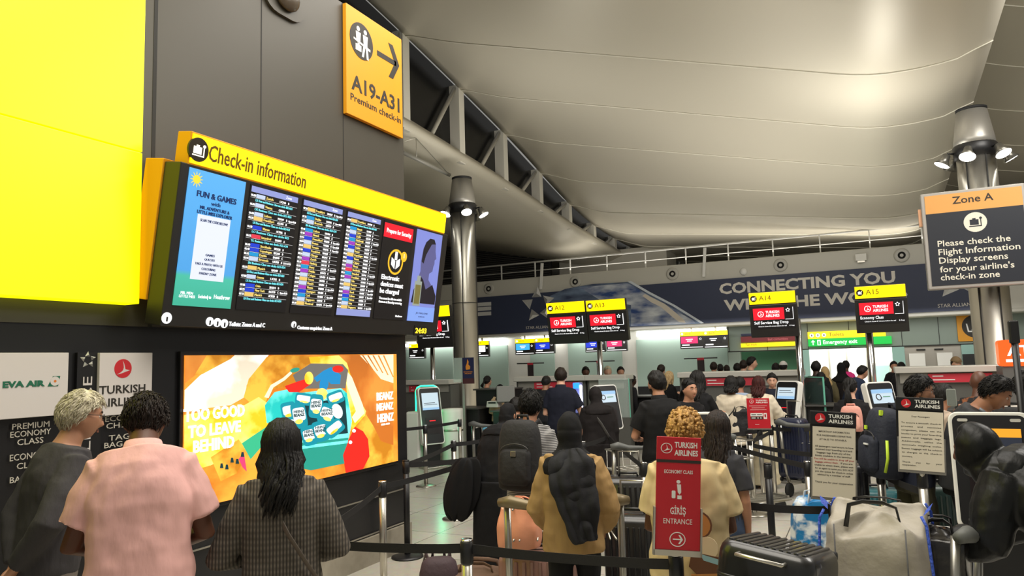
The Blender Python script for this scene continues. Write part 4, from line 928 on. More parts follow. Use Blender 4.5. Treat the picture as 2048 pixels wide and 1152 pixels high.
for cx, cy, w_, h_, ro in cans[2:7]:
    a = onF(340 + (cx - w_ * .7) / 2.494, 690 + (cy + 2) / 2.494, fa); b = onF(340 + (cx + w_ * .7) / 2.494, 690 + (cy + 2) / 2.494, fa); tins += [('HEINZ', a[0], b[0], a[1] + .022, a[1] + .045, .02), ('BEANZ', a[0], b[0], a[1] - .01, a[1] + .016, .03)]
text(tins, adm[14], scr, fa, 'tin_lettering', .0105)
def T4(s, x0, x1, yb, cap, bold): return tF(fa, s, 340 + x0 / 2.494, 340 + x1 / 2.494, 690 + yb / 2.494, cap / 2.494, bold)
text([T4('TOO GOOD', 66, 368, 386, 66, .03), T4('TO LEAVE', 86, 348, 467, 64, .03), T4('BEHIND', 112, 316, 540, 62, .03), T4('BEANZ', 1028, 1110, 278, 40, .025), T4('MEANZ', 1028, 1110, 330, 38, .025), T4('HEINZ', 1032, 1112, 388, 42, .025), T4('ESTD 1869', 1052, 1092, 402, 9, .01)], E('ad_white', (255, 252, 244), 1.4), scr, fa, 'slogan', .0115)

# flight signs on poles above the bag drops
def head(t, fr, w, code, line, small='Check-in closes 60 minutes before the etd'):
    """one tilted sign head, w wide, its bottom at z = 0 in fr"""
    h = MB(); fbox(h, fr, 0, w, 0, w * .72, 0, .14); fbox(h, fr, .01, w - .01, w * .70, w * 1.0, .01, .13); ho = h.build('sign_head', m_body, t, .008)
    y = MB(); fbox(y, fr, .015, w - .015, w * .745, w * 1.0, -.008, .02); yo = y.build('header', m_yel_lit, ho, .004)
    c = (w * .115, w * .872)
    shapes([(0, circ(*c, w * .07))] + [(1, p) for p in case(c[0], c[1], w * .07)], [E('header_ink', (46, 34, 10), .5), E('header_white', (255, 250, 230), 1.3)], yo, fr, 'pictogram', .011, .0008)
    text([(code, w * .23, w * .48, w * .825, w * .93)], m_ink_lit, yo, fr, th=.012)
    sc_ = MB(); fbox(sc_, fr, w * .06, w * .95, w * .19, w * .66, -.005, .005); so = sc_.build('screen', m_scr_k, ho)
    c = (w * .24, w * .52)
    shapes([(0, q4(w * .08, w * .73, w * .39, w * .65))] + [(1, p) for p in ring(*c, w * .065, w * .012, 20)] + [(1, bird(c[0], c[1], w * .055))] + [(1, p) for p in starpoly(w * .81, w * .59, w * .05)] + [(1, q4(w * .91, w * .918, w * .39, w * .65)), (1, q4(w * .75, w * .918, w * .385, w * .393))], [m_red_lit, m_scr_w], so, fr, 'airline_print', .007, .0008)
    text([('TURKISH', w * .34, w * .63, w * .53, w * .59, .02), ('AIRLINES', w * .34, w * .63, w * .45, w * .51, .02), (line, w * .09, w * (.09 + .034 * len(line)), w * .30, w * .36, .012), (small, w * .17, w * .76, w * .235, w * .26), ('8 Aug', w * .82, w * .92, w * .235, w * .26)], m_scr_w, so, fr, 'screen_lettering', .011)
def flight_sign(lab, heads, Y, pole_px, group=None):
    """heads: (code, line, left px, right px, bottom py)"""
    p0 = onY(pole_px, 690, Y + .1); t = thing('flight_sign', lab, 'sign', (p0.x, Y + .16, 0), group=group)
    zt = 0
    for code, line, l, r_, bp in heads:
        a = onY(l, bp, Y); b = onY(r_, bp, Y)
        fr = Matrix.Translation((a.x - p0.x, -.16, a.z)) @ Matrix.Rotation(math.radians(9), 4, 'X'); head(t, fr, b.x - a.x, code, line); zt = max(zt, a.z)
    MB().lathe([(.19, 0), (.19, .012), (.05, .03)], n=24).build('base', m_steel, t)
    MB().tube([(0, 0, .02), (0, 0, zt + .3)], .055, 16).build('pole', m_chrome, t)
flight_sign('twin flight sign with yellow headers A12 and A13 on one chrome pole', [('A12', 'Self Service Bag Drop', 1099, 1177, 689), ('A13', 'Self Service Bag Drop', 1178, 1258, 684)], 14.2, 1197)
flight_sign('flight sign with yellow header A14 on a chrome pole', [('A14', 'Self Service Bag Drop', 1503, 1599, 676)], 13.1, 1597)
flight_sign('flight sign with yellow header A15 reading Economy Class', [('A15', 'Economy Class', 1714, 1820, 667)], 12.7, 1740)
flight_sign('flight sign half hidden behind the big check-in board', [('A11', 'Self Service Bag Drop', 836, 907, 697)], 14.5, 862)
# small double screens hung over the far desks
def desk_sign(l, r_, pt, pb, code, mats, lab, blue=1):
    Y = 24.4; a = onY(l, pb, Y); b = onY(r_, pt, Y); w = b.x - a.x; h = b.z - a.z
    t = thing('desk_sign', lab, 'sign', (a.x + w / 2, Y, a.z), group='small signs over the far desks')
    fr = Matrix.Translation((-w / 2, 0, 0)); q = MB(); fbox(q, fr, 0, w, 0, h * .74, 0, .12); fbox(q, fr, 0, w, h * .74, h, .02, .1); o = q.build('sign_head', m_body, t, .006)
    q = MB(); fbox(q, fr, .005, w - .005, h * .74, h, -.004, .03); y = q.build('header', m_yel_lit, o)
    shapes([(0, circ(w * .1, h * .87, h * .07, 14))], [m_scr_w], y, fr, 'pictogram', .006); text([(code, w * .22, w * .46, h * .82, h * .92)], m_ink_lit, y, fr, th=.007)
    sh = [(0, q4(w * .04, w * .76, h * .3, h * .7)), (2, q4(w * .04, w * .96, h * .06, h * .1)), (2, q4(w * .08, w * .4, h * .18, h * .25)), (2, q4(w * .25, w * .55, h * .52, h * .57)), (2, q4(w * .3, w * .5, h * .42, h * .47))]
    shapes(sh + [(2, p) for p in starpoly(w * .87, h * .55, w * .06)], [mats, m_scr_k, m_scr_w], o, fr, 'screen_print', .005, .0003)
    MB().box((0, .06, h + (2.9 - a.z - h) / 2), (.05, .05, max(.05, 2.9 - a.z - h))).build('hanger', m_steel, t)
bl_ = E('desk_blue', (30, 60, 210), 1.1); sky_ = E('desk_sky', (70, 180, 236), 1.1); pk_ = E('desk_pink', (230, 50, 110), 1.1); wt_ = m_scr_w
for a in ((818, 849, 687, 718, 'A17', m_scr_k, 'small sign under the half hidden flight sign by the wall corner'), (950, 977, 681, 714, 'A18', wt_, 'small sign with white picture close beside the left steel column'), (1031, 1068, 677, 710, 'A19', sky_, 'small sign with sky-blue picture, nearer the left column of a pair'), (1070, 1108, 675, 708, 'A20', bl_, 'small sign with royal-blue picture, just left of the A12 sign'), (1171, 1209, 672, 705, 'A21', bl_, 'small blue sign peeping out beneath the A12 sign'), (1213, 1253, 670, 703, 'A22', pk_, 'small pink and black sign peeping out beneath the A13 sign'), (1361, 1406, 662, 698, 'A22', pk_, 'small sign with pink picture, left one of the pair under the globe'), (1408, 1455, 660, 697, 'A23', m_scr_k, 'small sign with black picture, right one of the pair under the slogan')): desk_sign(*a)
# hanging direction signs on the glazed wall
t = thing('direction_sign', 'yellow Fast track strip under a dark red panel behind the A14 sign', 'sign'); fr = frameY(RY - .12)
for p0, p1, mt, nm in (((1482, 672), (1590, 665), M('sign_navy', (40, 44, 78)), 'navy_band'), ((1482, 685), (1590, 671), M('sign_maroon', (128, 38, 42)), 'maroon_band'), ((1482, 695), (1590, 685), m_yel_lit, 'yellow_band')):
    a, b = onF(*p0, fr), onF(*p1, fr); q = MB(); fbox(q, fr, a[0], b[0], min(a[1], b[1]), max(a[1], b[1]) + .03, 0, .12); q.build(nm, mt, t)
text([tF(fr, 'Fast track', 1492, 1514, 692, 5)], m_ink_lit, t, fr, th=.01); text([tF(fr, 'East connections', 1536, 1576, 681, 5)], E('sign_pink', (230, 120, 120), .7), t, fr, 'red_lettering', th=.01)
t = thing('exit_sign', 'yellow Toilets and green Emergency exit sign over the bright passage', 'sign'); fr = frameY(RY - .15)
z2 = onF(1617, 693, fr)[1]; x0, x1 = onF(1616, 680, fr)[0], onF(1783, 675, fr)[0]
q = MB(); fbox(q, fr, x0, x1 - .15, z2 + .24, z2 + .46, 0, .14); q.build('yellow_panel', m_yel_lit, t); q = MB(); fbox(q, fr, x0, x1, z2, z2 + .235, 0, .14); q.build('green_panel', E('exit_green', (0, 186, 66), 1.2), t)
text([('Toilets', x0 + .62, x0 + 1.05, z2 + .30, z2 + .41)], m_ink_lit, t, fr, th=.012); text([('Emergency exit', x0 + .44, x0 + 1.42, z2 + .06, z2 + .18, .02)], m_scr_w, t, fr, 'exit_lettering', .012)
sh = [(0, circ(x0 + .12 + i * .18, z2 + .345, .062, 16)) for i in range(3)] + [(1, q4(x0 + .105 + i * .18, x0 + .135 + i * .18, z2 + .31, z2 + .375)) for i in range(3)]
sh += [(0, q4(x0 + .13, x0 + .16, z2 + .04, z2 + .15)), (0, [(x0 + .08, z2 + .13), (x0 + .21, z2 + .13), (x0 + .145, z2 + .2)]), (0, q4(x0 + .27, x0 + .37, z2 + .03, z2 + .2)), (2, q4(x0 + .30, x0 + .34, z2 + .05, z2 + .16))]
shapes(sh, [m_scr_w, m_ink, E('exit_green', (0, 186, 66))], t, fr, 'pictogram', .012, .0005)
t = thing('pictogram_sign', 'square yellow sign with a seated figure at a tray, above the lift doors', 'sign'); fr = frameY(RY - .08)
a, b = onF(1917, 683, fr), onF(1984, 622, fr); q = MB(); fbox(q, fr, a[0], b[0], a[1], a[1] + (b[0] - a[0]) * .95, 0, .06); q.build('panel', m_yel, t)
c = ((a[0] + b[0]) / 2 - .0, a[1] + (b[0] - a[0]) * .475); r = (b[0] - a[0]) * .37
P = lambda pts: [(c[0] + x * r, c[1] + z * r) for x, z in pts]
shapes([(0, circ(*c, r))] + [(1, p) for p in (circ(c[0] + r * .38, c[1] + r * .5, r * .18, 14), P([(.2, .25), (.62, .3), (.62, -.45), (.25, -.45), (.25, -.2), (-.25, -.42), (-.3, -.3), (.1, -.02)]), P([(-.68, .25), (-.58, .25), (-.48, -.38), (.1, -.42), (.1, -.52), (-.58, -.48)]))], [m_ink, m_paint_w], t, fr, 'pictogram', .003, .0008)
# zone A sign fixed to the right column
t = thing('zone_sign', 'large grey framed Zone A sign with dark panel fixed to the right steel column', 'sign'); ZY = 14.0; fr = frameY(ZY)
a, b = onF(1861, 580, fr), onF(2050, 371, fr); z0, z1 = a[1], onF(1846, 388, fr)[1]; x0, x1 = a[0] - .03, b[0]
q = MB(); fbox(q, fr, x0, x1, z0, z1, 0, .2); q.build('frame', M('sign_frame', (168, 164, 158), .4, .4), t, .02)
q = MB(); fbox(q, fr, x0 + .06, x1 - .05, z0 + .06, z1 - .36, -.01, .01); q.build('dark_panel', M('zone_navy', (28, 32, 42), .45), t); q = MB(); fbox(q, fr, x0 + .06, x1 - .05, z1 - .36, z1 - .05, -.01, .01); q.build('orange_panel', M('zone_orange', (222, 160, 84), .5), t)
mz = M('zone_letter', (226, 222, 206), .6); X = lambda u: x0 + (x1 - x0) * u; Z = lambda v: z0 + (z1 - z0) * v
text([('Zone A', X(.31), X(.7), Z(.86), Z(.935), .012)], m_ink, t, fr, th=.014)
c = (X(.51), Z(.655)); r = .165
shapes([(0, circ(*c, r))] + [(1, p) for p in case(c[0], c[1], r * .95)], [mz, M('zone_navy', (28, 32, 42))], t, fr, 'pictogram', .014, .001)
text([(s, X(.13), X(u), Z(v), Z(v + .062), .01) for s, u, v in (('Please check the', .82, .435), ('Flight Information', .90, .348), ('Display screens', .78, .262), ('for your airline\'s', .83, .172), ('check-in zone', .69, .088))], mz, t, fr, 'notice_lettering', .014)
MB().box((1.92, ZY + .25, z1 - .3), (.1, .3, .5)).build('bracket', m_steel, t); MB().box((1.92, ZY + .25, z0 + .3), (.1, .3, .3)).build('bracket', m_steel, t)
MB().box((x0 - .02, ZY + .1, z1 - .4), (.05, .1, .3)).build('side_light', M('side_light_orange', (226, 170, 130), .4), t)
# cash machine sign
t = thing('cash_machine', 'glowing orange ATM sign on a cash machine behind the far right desk', 'machine', (0, 0, 0)); AY = 12.6; fr = frameY(AY)
a, b = onF(2008, 730, fr), onF(2060, 700, fr); q = MB(); q.prism([(a[0] + .35 + x, a[1] + .17 + z) for x, z in rrect(.8, .38, .05)], 0, .25, 0, fr); q.build('lit_sign', E('atm_orange', (255, 84, 20), 1.5), t)
q = MB(); fbox(q, fr, a[0] - .02, a[0] + .72, 0, a[1] - .02, .02, .6); q.build('body', M('atm_grey', (90, 88, 86), .5), t)
shapes([(0, q4(a[0] + .03, a[0] + .6, a[1] + .04, a[1] + .08))], [m_scr_w], t, fr, 'small_print', .006)
text([('ATM', a[0] + .05, a[0] + .5, a[1] + .13, a[1] + .28, .03)], m_scr_w, t, fr, th=.01)
# ------------------------------------------------------------------ desks
m_grey = M('desk_grey', (92, 92, 88), .45, .2); m_lgrey = M('desk_pale', (196, 194, 186), .35, .2); m_redstrip = M('desk_red_strip', (186, 44, 60), .5)
m_dark = M('desk_dark', (58, 57, 55), .4); m_glass = M('clear_glass', (206, 222, 216), .05, alpha=.28); m_gedge = M('glass_edge', (120, 200, 176), .2)
DY = 14.0
def partition(p0, p1, zt, lab, red, pyr=745, Y=DY):
    a, b = onY(p0, 745, Y), onY(p1, 740, Y); w = b.x - a.x; t = thing('desk_partition', lab, 'desk', ((a.x + b.x) / 2, Y, 0), group='grey bag drop desk partitions')
    MB().box((0, .25, (zt - .1) / 2), (w, .4, zt - .1)).build('body', m_grey, t, .01)
    MB().box((0, .22, zt - .05), (w + .04, .56, .1)).build('top_ledge', m_lgrey, t, .01)
    MB().box((0, .045, zt - .19), (w - .1, .03, .16)).build('upper_band', M('desk_band', (150, 148, 140), .4, .2), t)
    MB().box((0, .04, .62), (w - .16, .04, .62)).build('recess', M('desk_recess', (74, 73, 70), .4), t, .01)
    if red:
        x0, x1 = (onY(q, 750, Y).x - (a.x + b.x) / 2 for q in red); q = MB().box(((x0 + x1) / 2, .015, zt - .19), (x1 - x0, .05, .14)).build('red_strip', m_redstrip, t)
        fr = frameY(-.012); shapes([(0, q4(x0 + .06, x0 + (x1 - x0) * .24, zt - .165, zt - .15)), (0, q4(x0 + .06, x0 + (x1 - x0) * .42, zt - .225, zt - .21))], [m_paint_w], q, fr, 'small_print', .003)
    return t
partition(790, 898, 1.55, 'grey desk partition with short red strip, by the dark wall corner', (818, 841))
partition(1030, 1168, 1.58, 'grey desk partition with red strip behind the man in the navy T-shirt', (1068, 1156))
partition(1172, 1250, 1.58, 'plain grey desk partition behind the A13 pole', None)
partition(1357, 1604, 1.60, 'wide grey desk partition with long red strip behind the smiling agent', (1408, 1512))
partition(1792, 2056, 1.62, 'wide grey desk partition with red strip beneath the seated-figure sign', (1856, 1985), Y=13.6)
t = thing('glass_screen', 'clear glass screen panel beside the A13 pole, before the grey partition', 'screen', (onY(1228, 780, DY - .25).x, DY - .25, 0))
MB().box((0, 0, 1.14), (.62, .02, .75)).build('pane', m_glass, t); MB().box((0, 0, .38), (.62, .1, .76)).build('base', m_grey, t); MB().box((.31, 0, 1.14), (.012, .025, .75)).build('edge', m_gedge, t)
t = thing('glass_screen', 'tall glass screen with teal edge just right of the A14 pole', 'screen', (*onZ(1633, 930, 0).xy, 0), -.9)
MB().box((0, 0, .98), (.7, .02, 1.0)).build('pane', M('tinted_glass', (60, 80, 78), .06, alpha=.55), t); MB().box((0, 0, .25), (.7, .06, .46)).build('base', m_grey, t); MB().box((0, 0, 1.485), (.7, .026, .014)).build('edge', m_gedge, t); MB().box((.35, 0, .98), (.014, .026, 1.0)).build('edge', m_gedge, t)
# black manned desks on the left
def blackdesk(p0, p1, zt, Y, lab):
    a, b = onY(p0, 800, Y), onY(p1, 800, Y); t = thing('check_in_desk', lab, 'desk', ((a.x + b.x) / 2, Y, 0), group='black manned desks')
    w = b.x - a.x; MB().box((0, .3, zt / 2), (w, .6, zt)).build('body', m_black, t, .01); MB().box((0, .26, zt + .015), (w + .04, .7, .03)).build('worktop', m_dark, t, .005); return t
blackdesk(893, 958, 1.0, 12.6, 'black low desk next to the green lit bag drop unit'); blackdesk(952, 1020, 1.34, 13.3, 'tall black desk back panel behind the agent in a beige jacket'); blackdesk(985, 1075, .98, 12.2, 'black desk in front of the agent in a beige jacket')
blackdesk(1255, 1362, 1.05, 15.5, 'black desk where a dark haired man sits, between two partitions'); blackdesk(1612, 1790, 1.0, 13.3, 'long black desk in front of the bright exit passage')
# screens, printers on the black desks
p = at(962, 812, 13.2); t = thing('monitor', 'pale grey monitor seen from behind on the black desk', 'monitor', (p.x, 12.75, 1.03), .5); MB().box((0, 0, .25), (.36, .07, .32), 0, (-.15, 0, 0)).build('casing', M('monitor_grey', (120, 120, 116), .5), t, .02); MB().box((0, .03, .25), (.2, .08, .2), 0, (-.15, 0, 0)).build('back', M('monitor_dark', (84, 84, 82), .5), t, .02); MB().box((0, 0, .04), (.06, .05, .12)).build('stand', m_black, t); MB().box((0, 0, .005), (.24, .16, .012)).build('foot', m_black, t)
p = at(936, 803, 13.4); t = thing('printer', 'small white label printer on the black desk by the green lit unit', 'printer', (p.x + .05, 12.75, 1.032)); MB().box((0, 0, .06), (.26, .2, .12), taper=.9).build('casing', m_lgrey, t, .01); MB().box((0, -.085, .09), (.16, .03, .03)).build('slot', m_black, t)
# far banner arms above the back desks
for px, lab in ((1061, 'near the steel column side, left of the A12 sign'), (1200, 'behind the A13 pole'), (1402, 'under the pair of signs below the globe')):
    p = onY(px, 733, 21.5); t = thing('desk_banner', 'dark red-topped banner ' + lab, 'banner', (p.x, 21.5, 0), group='hanging desk banners')
    MB().tube([(-.48, 0, 1.84), (.48, 0, 1.84)], .018, 8).build('bar', m_black, t); MB().box((0, 0, 1.63), (.2, .03, .44)).build('cloth', M('banner_charcoal', (44, 36, 38), .7), t); MB().box((0, -.01, 1.82), (.2, .03, .07)).build('red_band', m_redstrip, t); MB().tube([(0, .04, 0), (0, .04, 1.84)], .022, 8).build('pole', m_black, t); MB().lathe([(.2, 0), (.2, .015), (.03, .03)], (0, .04, 0), 20).build('base', m_black, t)
# airline stand near the column
p = onY(926, 742, 12.0); t = thing('airline_stand', 'upright two-panel stand with navy board and golden bird emblem before the column', 'sign', (p.x, 12.0, 0)); fr = frameY(-.012)
MB().box((-.105, 0, 1.78), (.2, .02, .46)).build('clear_panel', m_glass, t); MB().box((.115, 0, 1.78), (.24, .024, .46)).build('navy_panel', M('stand_navy', (26, 28, 66), .4), t); MB().box((.115, 0, 1.57), (.24, .026, .1)).build('maroon_panel', M('stand_maroon', (70, 26, 34), .5), t)
shapes([(0, [(.115 + x, 1.88 + z) for x, z in [(-.01, .1), (.02, .05), (.01, .0), (.05, -.04), (.04, -.09), (-.04, -.1), (-.05, -.04), (-.02, .02)]])], [M('gold_emblem', (214, 132, 46), .5)], t, fr, 'bird_emblem'); text([('SINGAPORE', .02, .21, 1.73, 1.75, .01), ('AIRLINES', .04, .19, 1.70, 1.72, .01)], M('gold_emblem', (214, 132, 46)), t, fr)
MB().box((0, .02, .78), (.05, .04, 1.56)).build('post', m_steel, t); MB().box((0, .02, .01), (.4, .3, .02)).build('foot', m_steel, t)

# ------------------------------------------------------------------ kiosks
def kiosk(px, d, zt, yaw, w, h, lab, disp=0, lean=14):
    P = at(px, 780, d); rz = math.atan2(-P.x, P.y) + math.radians(yaw); t = thing('check_in_kiosk', lab, 'kiosk', (P.x, P.y, 0), rz, 'self service kiosks')
    fr = Matrix.Translation((0, 0, zt - h * math.cos(math.radians(lean)))) @ Matrix.Rotation(math.radians(-lean), 4, 'X')
    q = MB(); q.rprism((0, 0, h / 2), w, h, .1, .055, 0, fr); q.build('frame', m_white, t, .008)
    q = MB(); q.rprism((0, -.052, h / 2 + .0), w - .045, h - .045, .012, .045, 0, fr); f = q.build('front_panel', m_black, t)
    sz = h * .60; q = MB(); fbox(q, fr, -w * .37, w * .37, sz, h - .11, -.066, -.055); s_ = q.build('screen', E('kiosk_screen', (196, 214, 226), 1.0) if disp < 2 else E('kiosk_dark', (40, 44, 56), 1), t)
    c = (-w * .16, sz + (h - .11 - sz) * .45)
    if disp == 0: shapes([(0, p) for p in ring(*c, .045, .012)] + [(1, q4(.0, w * .25, c[1] - .005, c[1] + .006)), (2, q4(-w * .37, w * .37, h - .16, h - .11))], [M('kiosk_ink', (60, 60, 66)), M('kiosk_green', (90, 150, 120)), E('kiosk_blue', (150, 190, 226), 1)], s_, fr, 'screen_print', .0675, .0003)
    elif disp == 1: shapes([(0, q4(-w * .3, w * .2, sz + .12, sz + .13)), (0, q4(-w * .3, w * .3, sz + .09, sz + .098)), (1, q4(-w * .37, w * .37, sz, sz + .04))], [M('kiosk_ink', (60, 60, 66)), E('kiosk_blue', (150, 190, 226), 1)], s_, fr, 'screen_print', .0675, .0003)
    else:
        shapes([(0, q4(-w * .37, w * .37, h - .165, h - .11))] + [(1, q4(.005, w * .3, h - .275 - i * .06, h - .235 - i * .06)) for i in range(3)], [E('kiosk_orange', (240, 160, 40), 1.1), E('kiosk_tile', (200, 226, 244), 1.1)], s_, fr, 'screen_print', .0675, .0003)
        text([('LOT', .03, w * .22, h - .327, h - .303, .01)], M('kiosk_text', (30, 50, 110)), s_, fr, th=.069)
        shapes([(0, rrect(.06, .02, .009))] , [m_lgrey], f, fr @ Matrix.Translation((-w * .32, 0, h - .055)), 'lamp', .062); shapes([(0, rrect(.06, .02, .009))] , [m_lgrey], f, fr @ Matrix.Translation((w * .32, 0, h - .055)), 'lamp', .062)
    q = MB(); fbox(q, fr, -w * .3, w * .3, h * .18, h * .46, -.064, -.05); q.build('document_slot', M('slot_dark', (30, 22, 24), .3), t); q = MB(); fbox(q, fr, -w * .12, w * .14, h * .40, h * .415, -.07, -.06); q.build('scan_light', E('scan_red', (220, 20, 30), 2.0), t)
    zb_ = fr.translation.z
    MB().box((0, .06, zb_ / 2 + .04), (w * .62, .16, zb_ + .08)).build('pedestal', m_black, t, .01); MB().box((0, .06, .02), (w * .9, .42, .04)).build('base', m_steel, t, .006)
    return t
kiosk(864, 13.5, 1.47, 28, .46, 1.06, 'white framed kiosk beside the green lit bag drop unit, by the wall corner', 1, 10)
kiosk(1218, 11.8, 1.47, 34, .46, .74, 'white framed kiosk with a round logo on its screen, under the A13 sign')
kiosk(1397, 5.9, 1.43, 0, .46, .72, 'white framed kiosk mostly hidden behind the blond man and long wavy hair')
kiosk(1566, 10.9, 1.48, -40, .42, .7, 'white framed kiosk in front of the smiling agent', 1)
kiosk(1772, 9.7, 1.47, 42, .44, .74, 'white framed kiosk beside the A15 pole')
kiosk(1972, 4.75, 1.465, 3, .46, .76, 'large near kiosk with orange banner on screen, beside the hooded person', 2, 10)
# bag drop units
P = at(905, 830, 14.0); t = thing('bag_drop_unit', 'white round bag drop unit with green light, right of the leftmost kiosk', 'machine', (P.x, P.y, 0)); MB().lathe([(.21, .05), (.22, .1), (.22, .98), (.2, 1.04), (.05, 1.05)], n=28).build('drum', m_white, t); MB().lathe([(.19, 0), (.19, .05), (.1, .05)], n=24).build('base', m_black, t); MB().tube([(.223, 0, z) for z in (.72, 1.0)] if False else [(-.16, -.17, .72), (-.16, -.17, 1.05)], .012, 8).build('light_strip', E('unit_green', (30, 230, 130), 5), t); MB().lathe([(.222, .62), (.226, .63), (.226, .65), (.222, .66)], n=28).build('band', m_steel, t)
P = at(853, 800, 13.8); t = thing('light_arch', 'green glowing arch behind the leftmost kiosk', 'light', (P.x, P.y, 0), .45)
pts = [(-.2, 0, .0), (-.2, 0, 1.40), (-.17, 0, 1.47), (-.1, 0, 1.5), (.14, 0, 1.5), (.2, 0, 1.47), (.22, 0, 1.40), (.22, 0, 0)]; MB().tube(pts, .02, 8).build('frame', m_white, t); MB().tube([(x, -.02, z) for x, y, z in pts if z > .5 or True][0:8], .014, 8).build('light_strip', E('unit_green', (30, 230, 130), 5), t)
P = at(833, 850, 13.6); t = thing('bag_drop_unit', 'white box bag drop unit left of the leftmost kiosk, by the wall corner', 'machine', (P.x, P.y, 0)); MB().box((0, 0, .56), (.3, .3, .95)).build('body', m_white, t, .04); MB().box((0, 0, .04), (.2, .2, .08)).build('foot', m_steel, t)
P = at(1157, 790, 11.4); t = thing('bag_drop_machine', 'bag drop machine with bright blue-white light strip beside the man in navy', 'machine', (P.x, P.y, 0), .1); MB().box((0, .12, .55), (.22, .3, 1.1)).build('body', m_black, t, .02); MB().box((.0, .02, 1.3), (.13, .1, .5)).build('head', M('machine_grey', (90, 96, 130), .4), t, .02); MB().box((.055, -.045, 1.27), (.035, .03, .48)).build('light_strip', E('unit_white', (214, 222, 255), 14), t, .01); MB().box((-.02, -.04, 1.5), (.1, .04, .09)).build('blue_display', E('unit_blue', (30, 110, 255), 3), t, .01)
lamp('bag_drop_glow', 'POINT', (P.x + .06, P.y - .25, 1.3), (0, 0, 0), 5, .05, (.5, .55, 1)); lamp('green_glow', 'POINT', (at(880, 830, 12.9)), (0, 0, 0), 5, .05, (.15, 1, .5))

# ------------------------------------------------------------------ queue barriers
m_belt = M('belt_black', (24, 23, 24), .75, bump=.1, bscale=160)
posts = {}
def post(key, px, py, lab, z=.95, black=False, base=True):
    p = onZ(px, py, z); t = thing('barrier_post', lab, 'barrier', (p.x, p.y, 0), group='queue barrier posts'); posts[key] = (t, p)
    mt = m_black if black else m_steel
    MB().lathe([(.16, 0), (.16, .012), (.12, .022), (.035, .035)], n=26).build('base', mt, t); MB().tube([(0, 0, .02), (0, 0, z - .07)], .0305, 16).build('pole', mt, t)
    MB().lathe([(.033, z - .13), (.036, z - .12), (.036, z - .015), (.03, z - .01)], n=18).build('belt_head', m_black, t); MB().lathe([(.012, z - .01), (.034, z - .01), (.033, z), (.012, z)], n=18).build('cap', m_chrome if not black else m_black, t)
    return t
def belt(a, b, za=.9, zb=.9, sag=.012, wdt=.05):
    """flat belt from post a to post b (or to a world point); it belongs to post a"""
    t, p = posts[a]; e = posts[b][1] if isinstance(b, str) else b
    v = Vector((e.x - p.x, e.y - p.y, 0)); u = v.normalized(); n = Vector((-u.y, u.x, 0)); q = MB(); rings = []
    for k in range(9):
        f = k / 8; c = Vector((0, 0, za)) + v * f; c.z = za + (zb - za) * f - sag * 4 * f * (1 - f)
        if k == 0: c += u * .034
        if k == 8: c -= u * .034
        rings.append([c + n * .0015 + Vector((0, 0, wdt / 2)), c - n * .0015 + Vector((0, 0, wdt / 2)), c - n * .0015 - Vector((0, 0, wdt / 2)), c + n * .0015 - Vector((0, 0, wdt / 2))])
    q.loft(rings, 0, smooth=False); q.build('belt', m_belt, t)
post('A', 765, 962, 'steel barrier post nearest the lit advertising screen')
post('B', 812, 920, 'black barrier post standing at the corner of the dark wall', black=True)
post('C', 907, 881, 'steel barrier post just left of the woman in a black abaya, front one')
post('D', 919, 838, 'steel barrier post in front of the low black desk')
post('E', 850, 850, 'slim steel barrier post right in front of the leftmost kiosk')
post('F', 933, 1078, 'near steel barrier post beside the brown bag on the floor')
post('G', 1351, 1106, 'near steel post carrying the tall red entrance sign', z=.955)
post('H', 1287, 924, 'steel barrier post left of the blond man, behind his shoulder')
post('I', 1216, 866, 'steel barrier post right behind the woman in the black hooded coat')
post('J', 1166, 882, 'steel barrier post behind the tan shirt woman\'s black headscarf')
post('K', 975, 905, 'steel barrier post hidden behind the black abaya')
post('L', 1475, 994, 'steel barrier post at the blond man\'s right elbow')
post('M', 1535, 926, 'black barrier post standing alone in the gap behind the dark grey top', black=True)
post('N', 1615, 922, 'steel barrier post just left of the notice headed important information')
post('O', 1499, 868, 'steel barrier post left of the small red sign on a post')
post('P', 1519, 856, 'steel post carrying the small red sign')
post('Q', 1541, 850, 'steel barrier post right of the small red sign on a post')
post('R', 1667, 1004, 'steel post carrying the notice headed important information')
post('S', 1843, 938, 'steel post carrying the notice headed dear passengers', z=1.06)
post('T', 1760, 935, 'steel barrier post hidden behind the navy backpack')
post('U', 1405, 868, 'steel barrier post behind the blond curly head')
post('V', 610, 1068, 'steel barrier post hidden behind the tweed blazer')
belt('A', onZ(668, 1037, .88), .9, .84); belt('A', 'K'); belt('B', 'C'); belt('B', 'K'); belt('D', onZ(806, 862, .88)); belt('C', onZ(990, 876, .9)); belt('V', 'F'); belt('F', 'G'); belt('J', 'I'); belt('I', 'H'); belt('H', 'U'); belt('L', 'R'); belt('N', 'U'); belt('N', 'T'); belt('Q', onZ(1640, 858, .9)); belt('Q', 'U'); belt('O', 'Q', .86, .86); belt('P', 'O', .9, .8); belt('T', 'S'); belt('J', onZ(1092, 895, .88))
pp = onZ(1630, 895, .9); belt('O', pp, .82, .82)

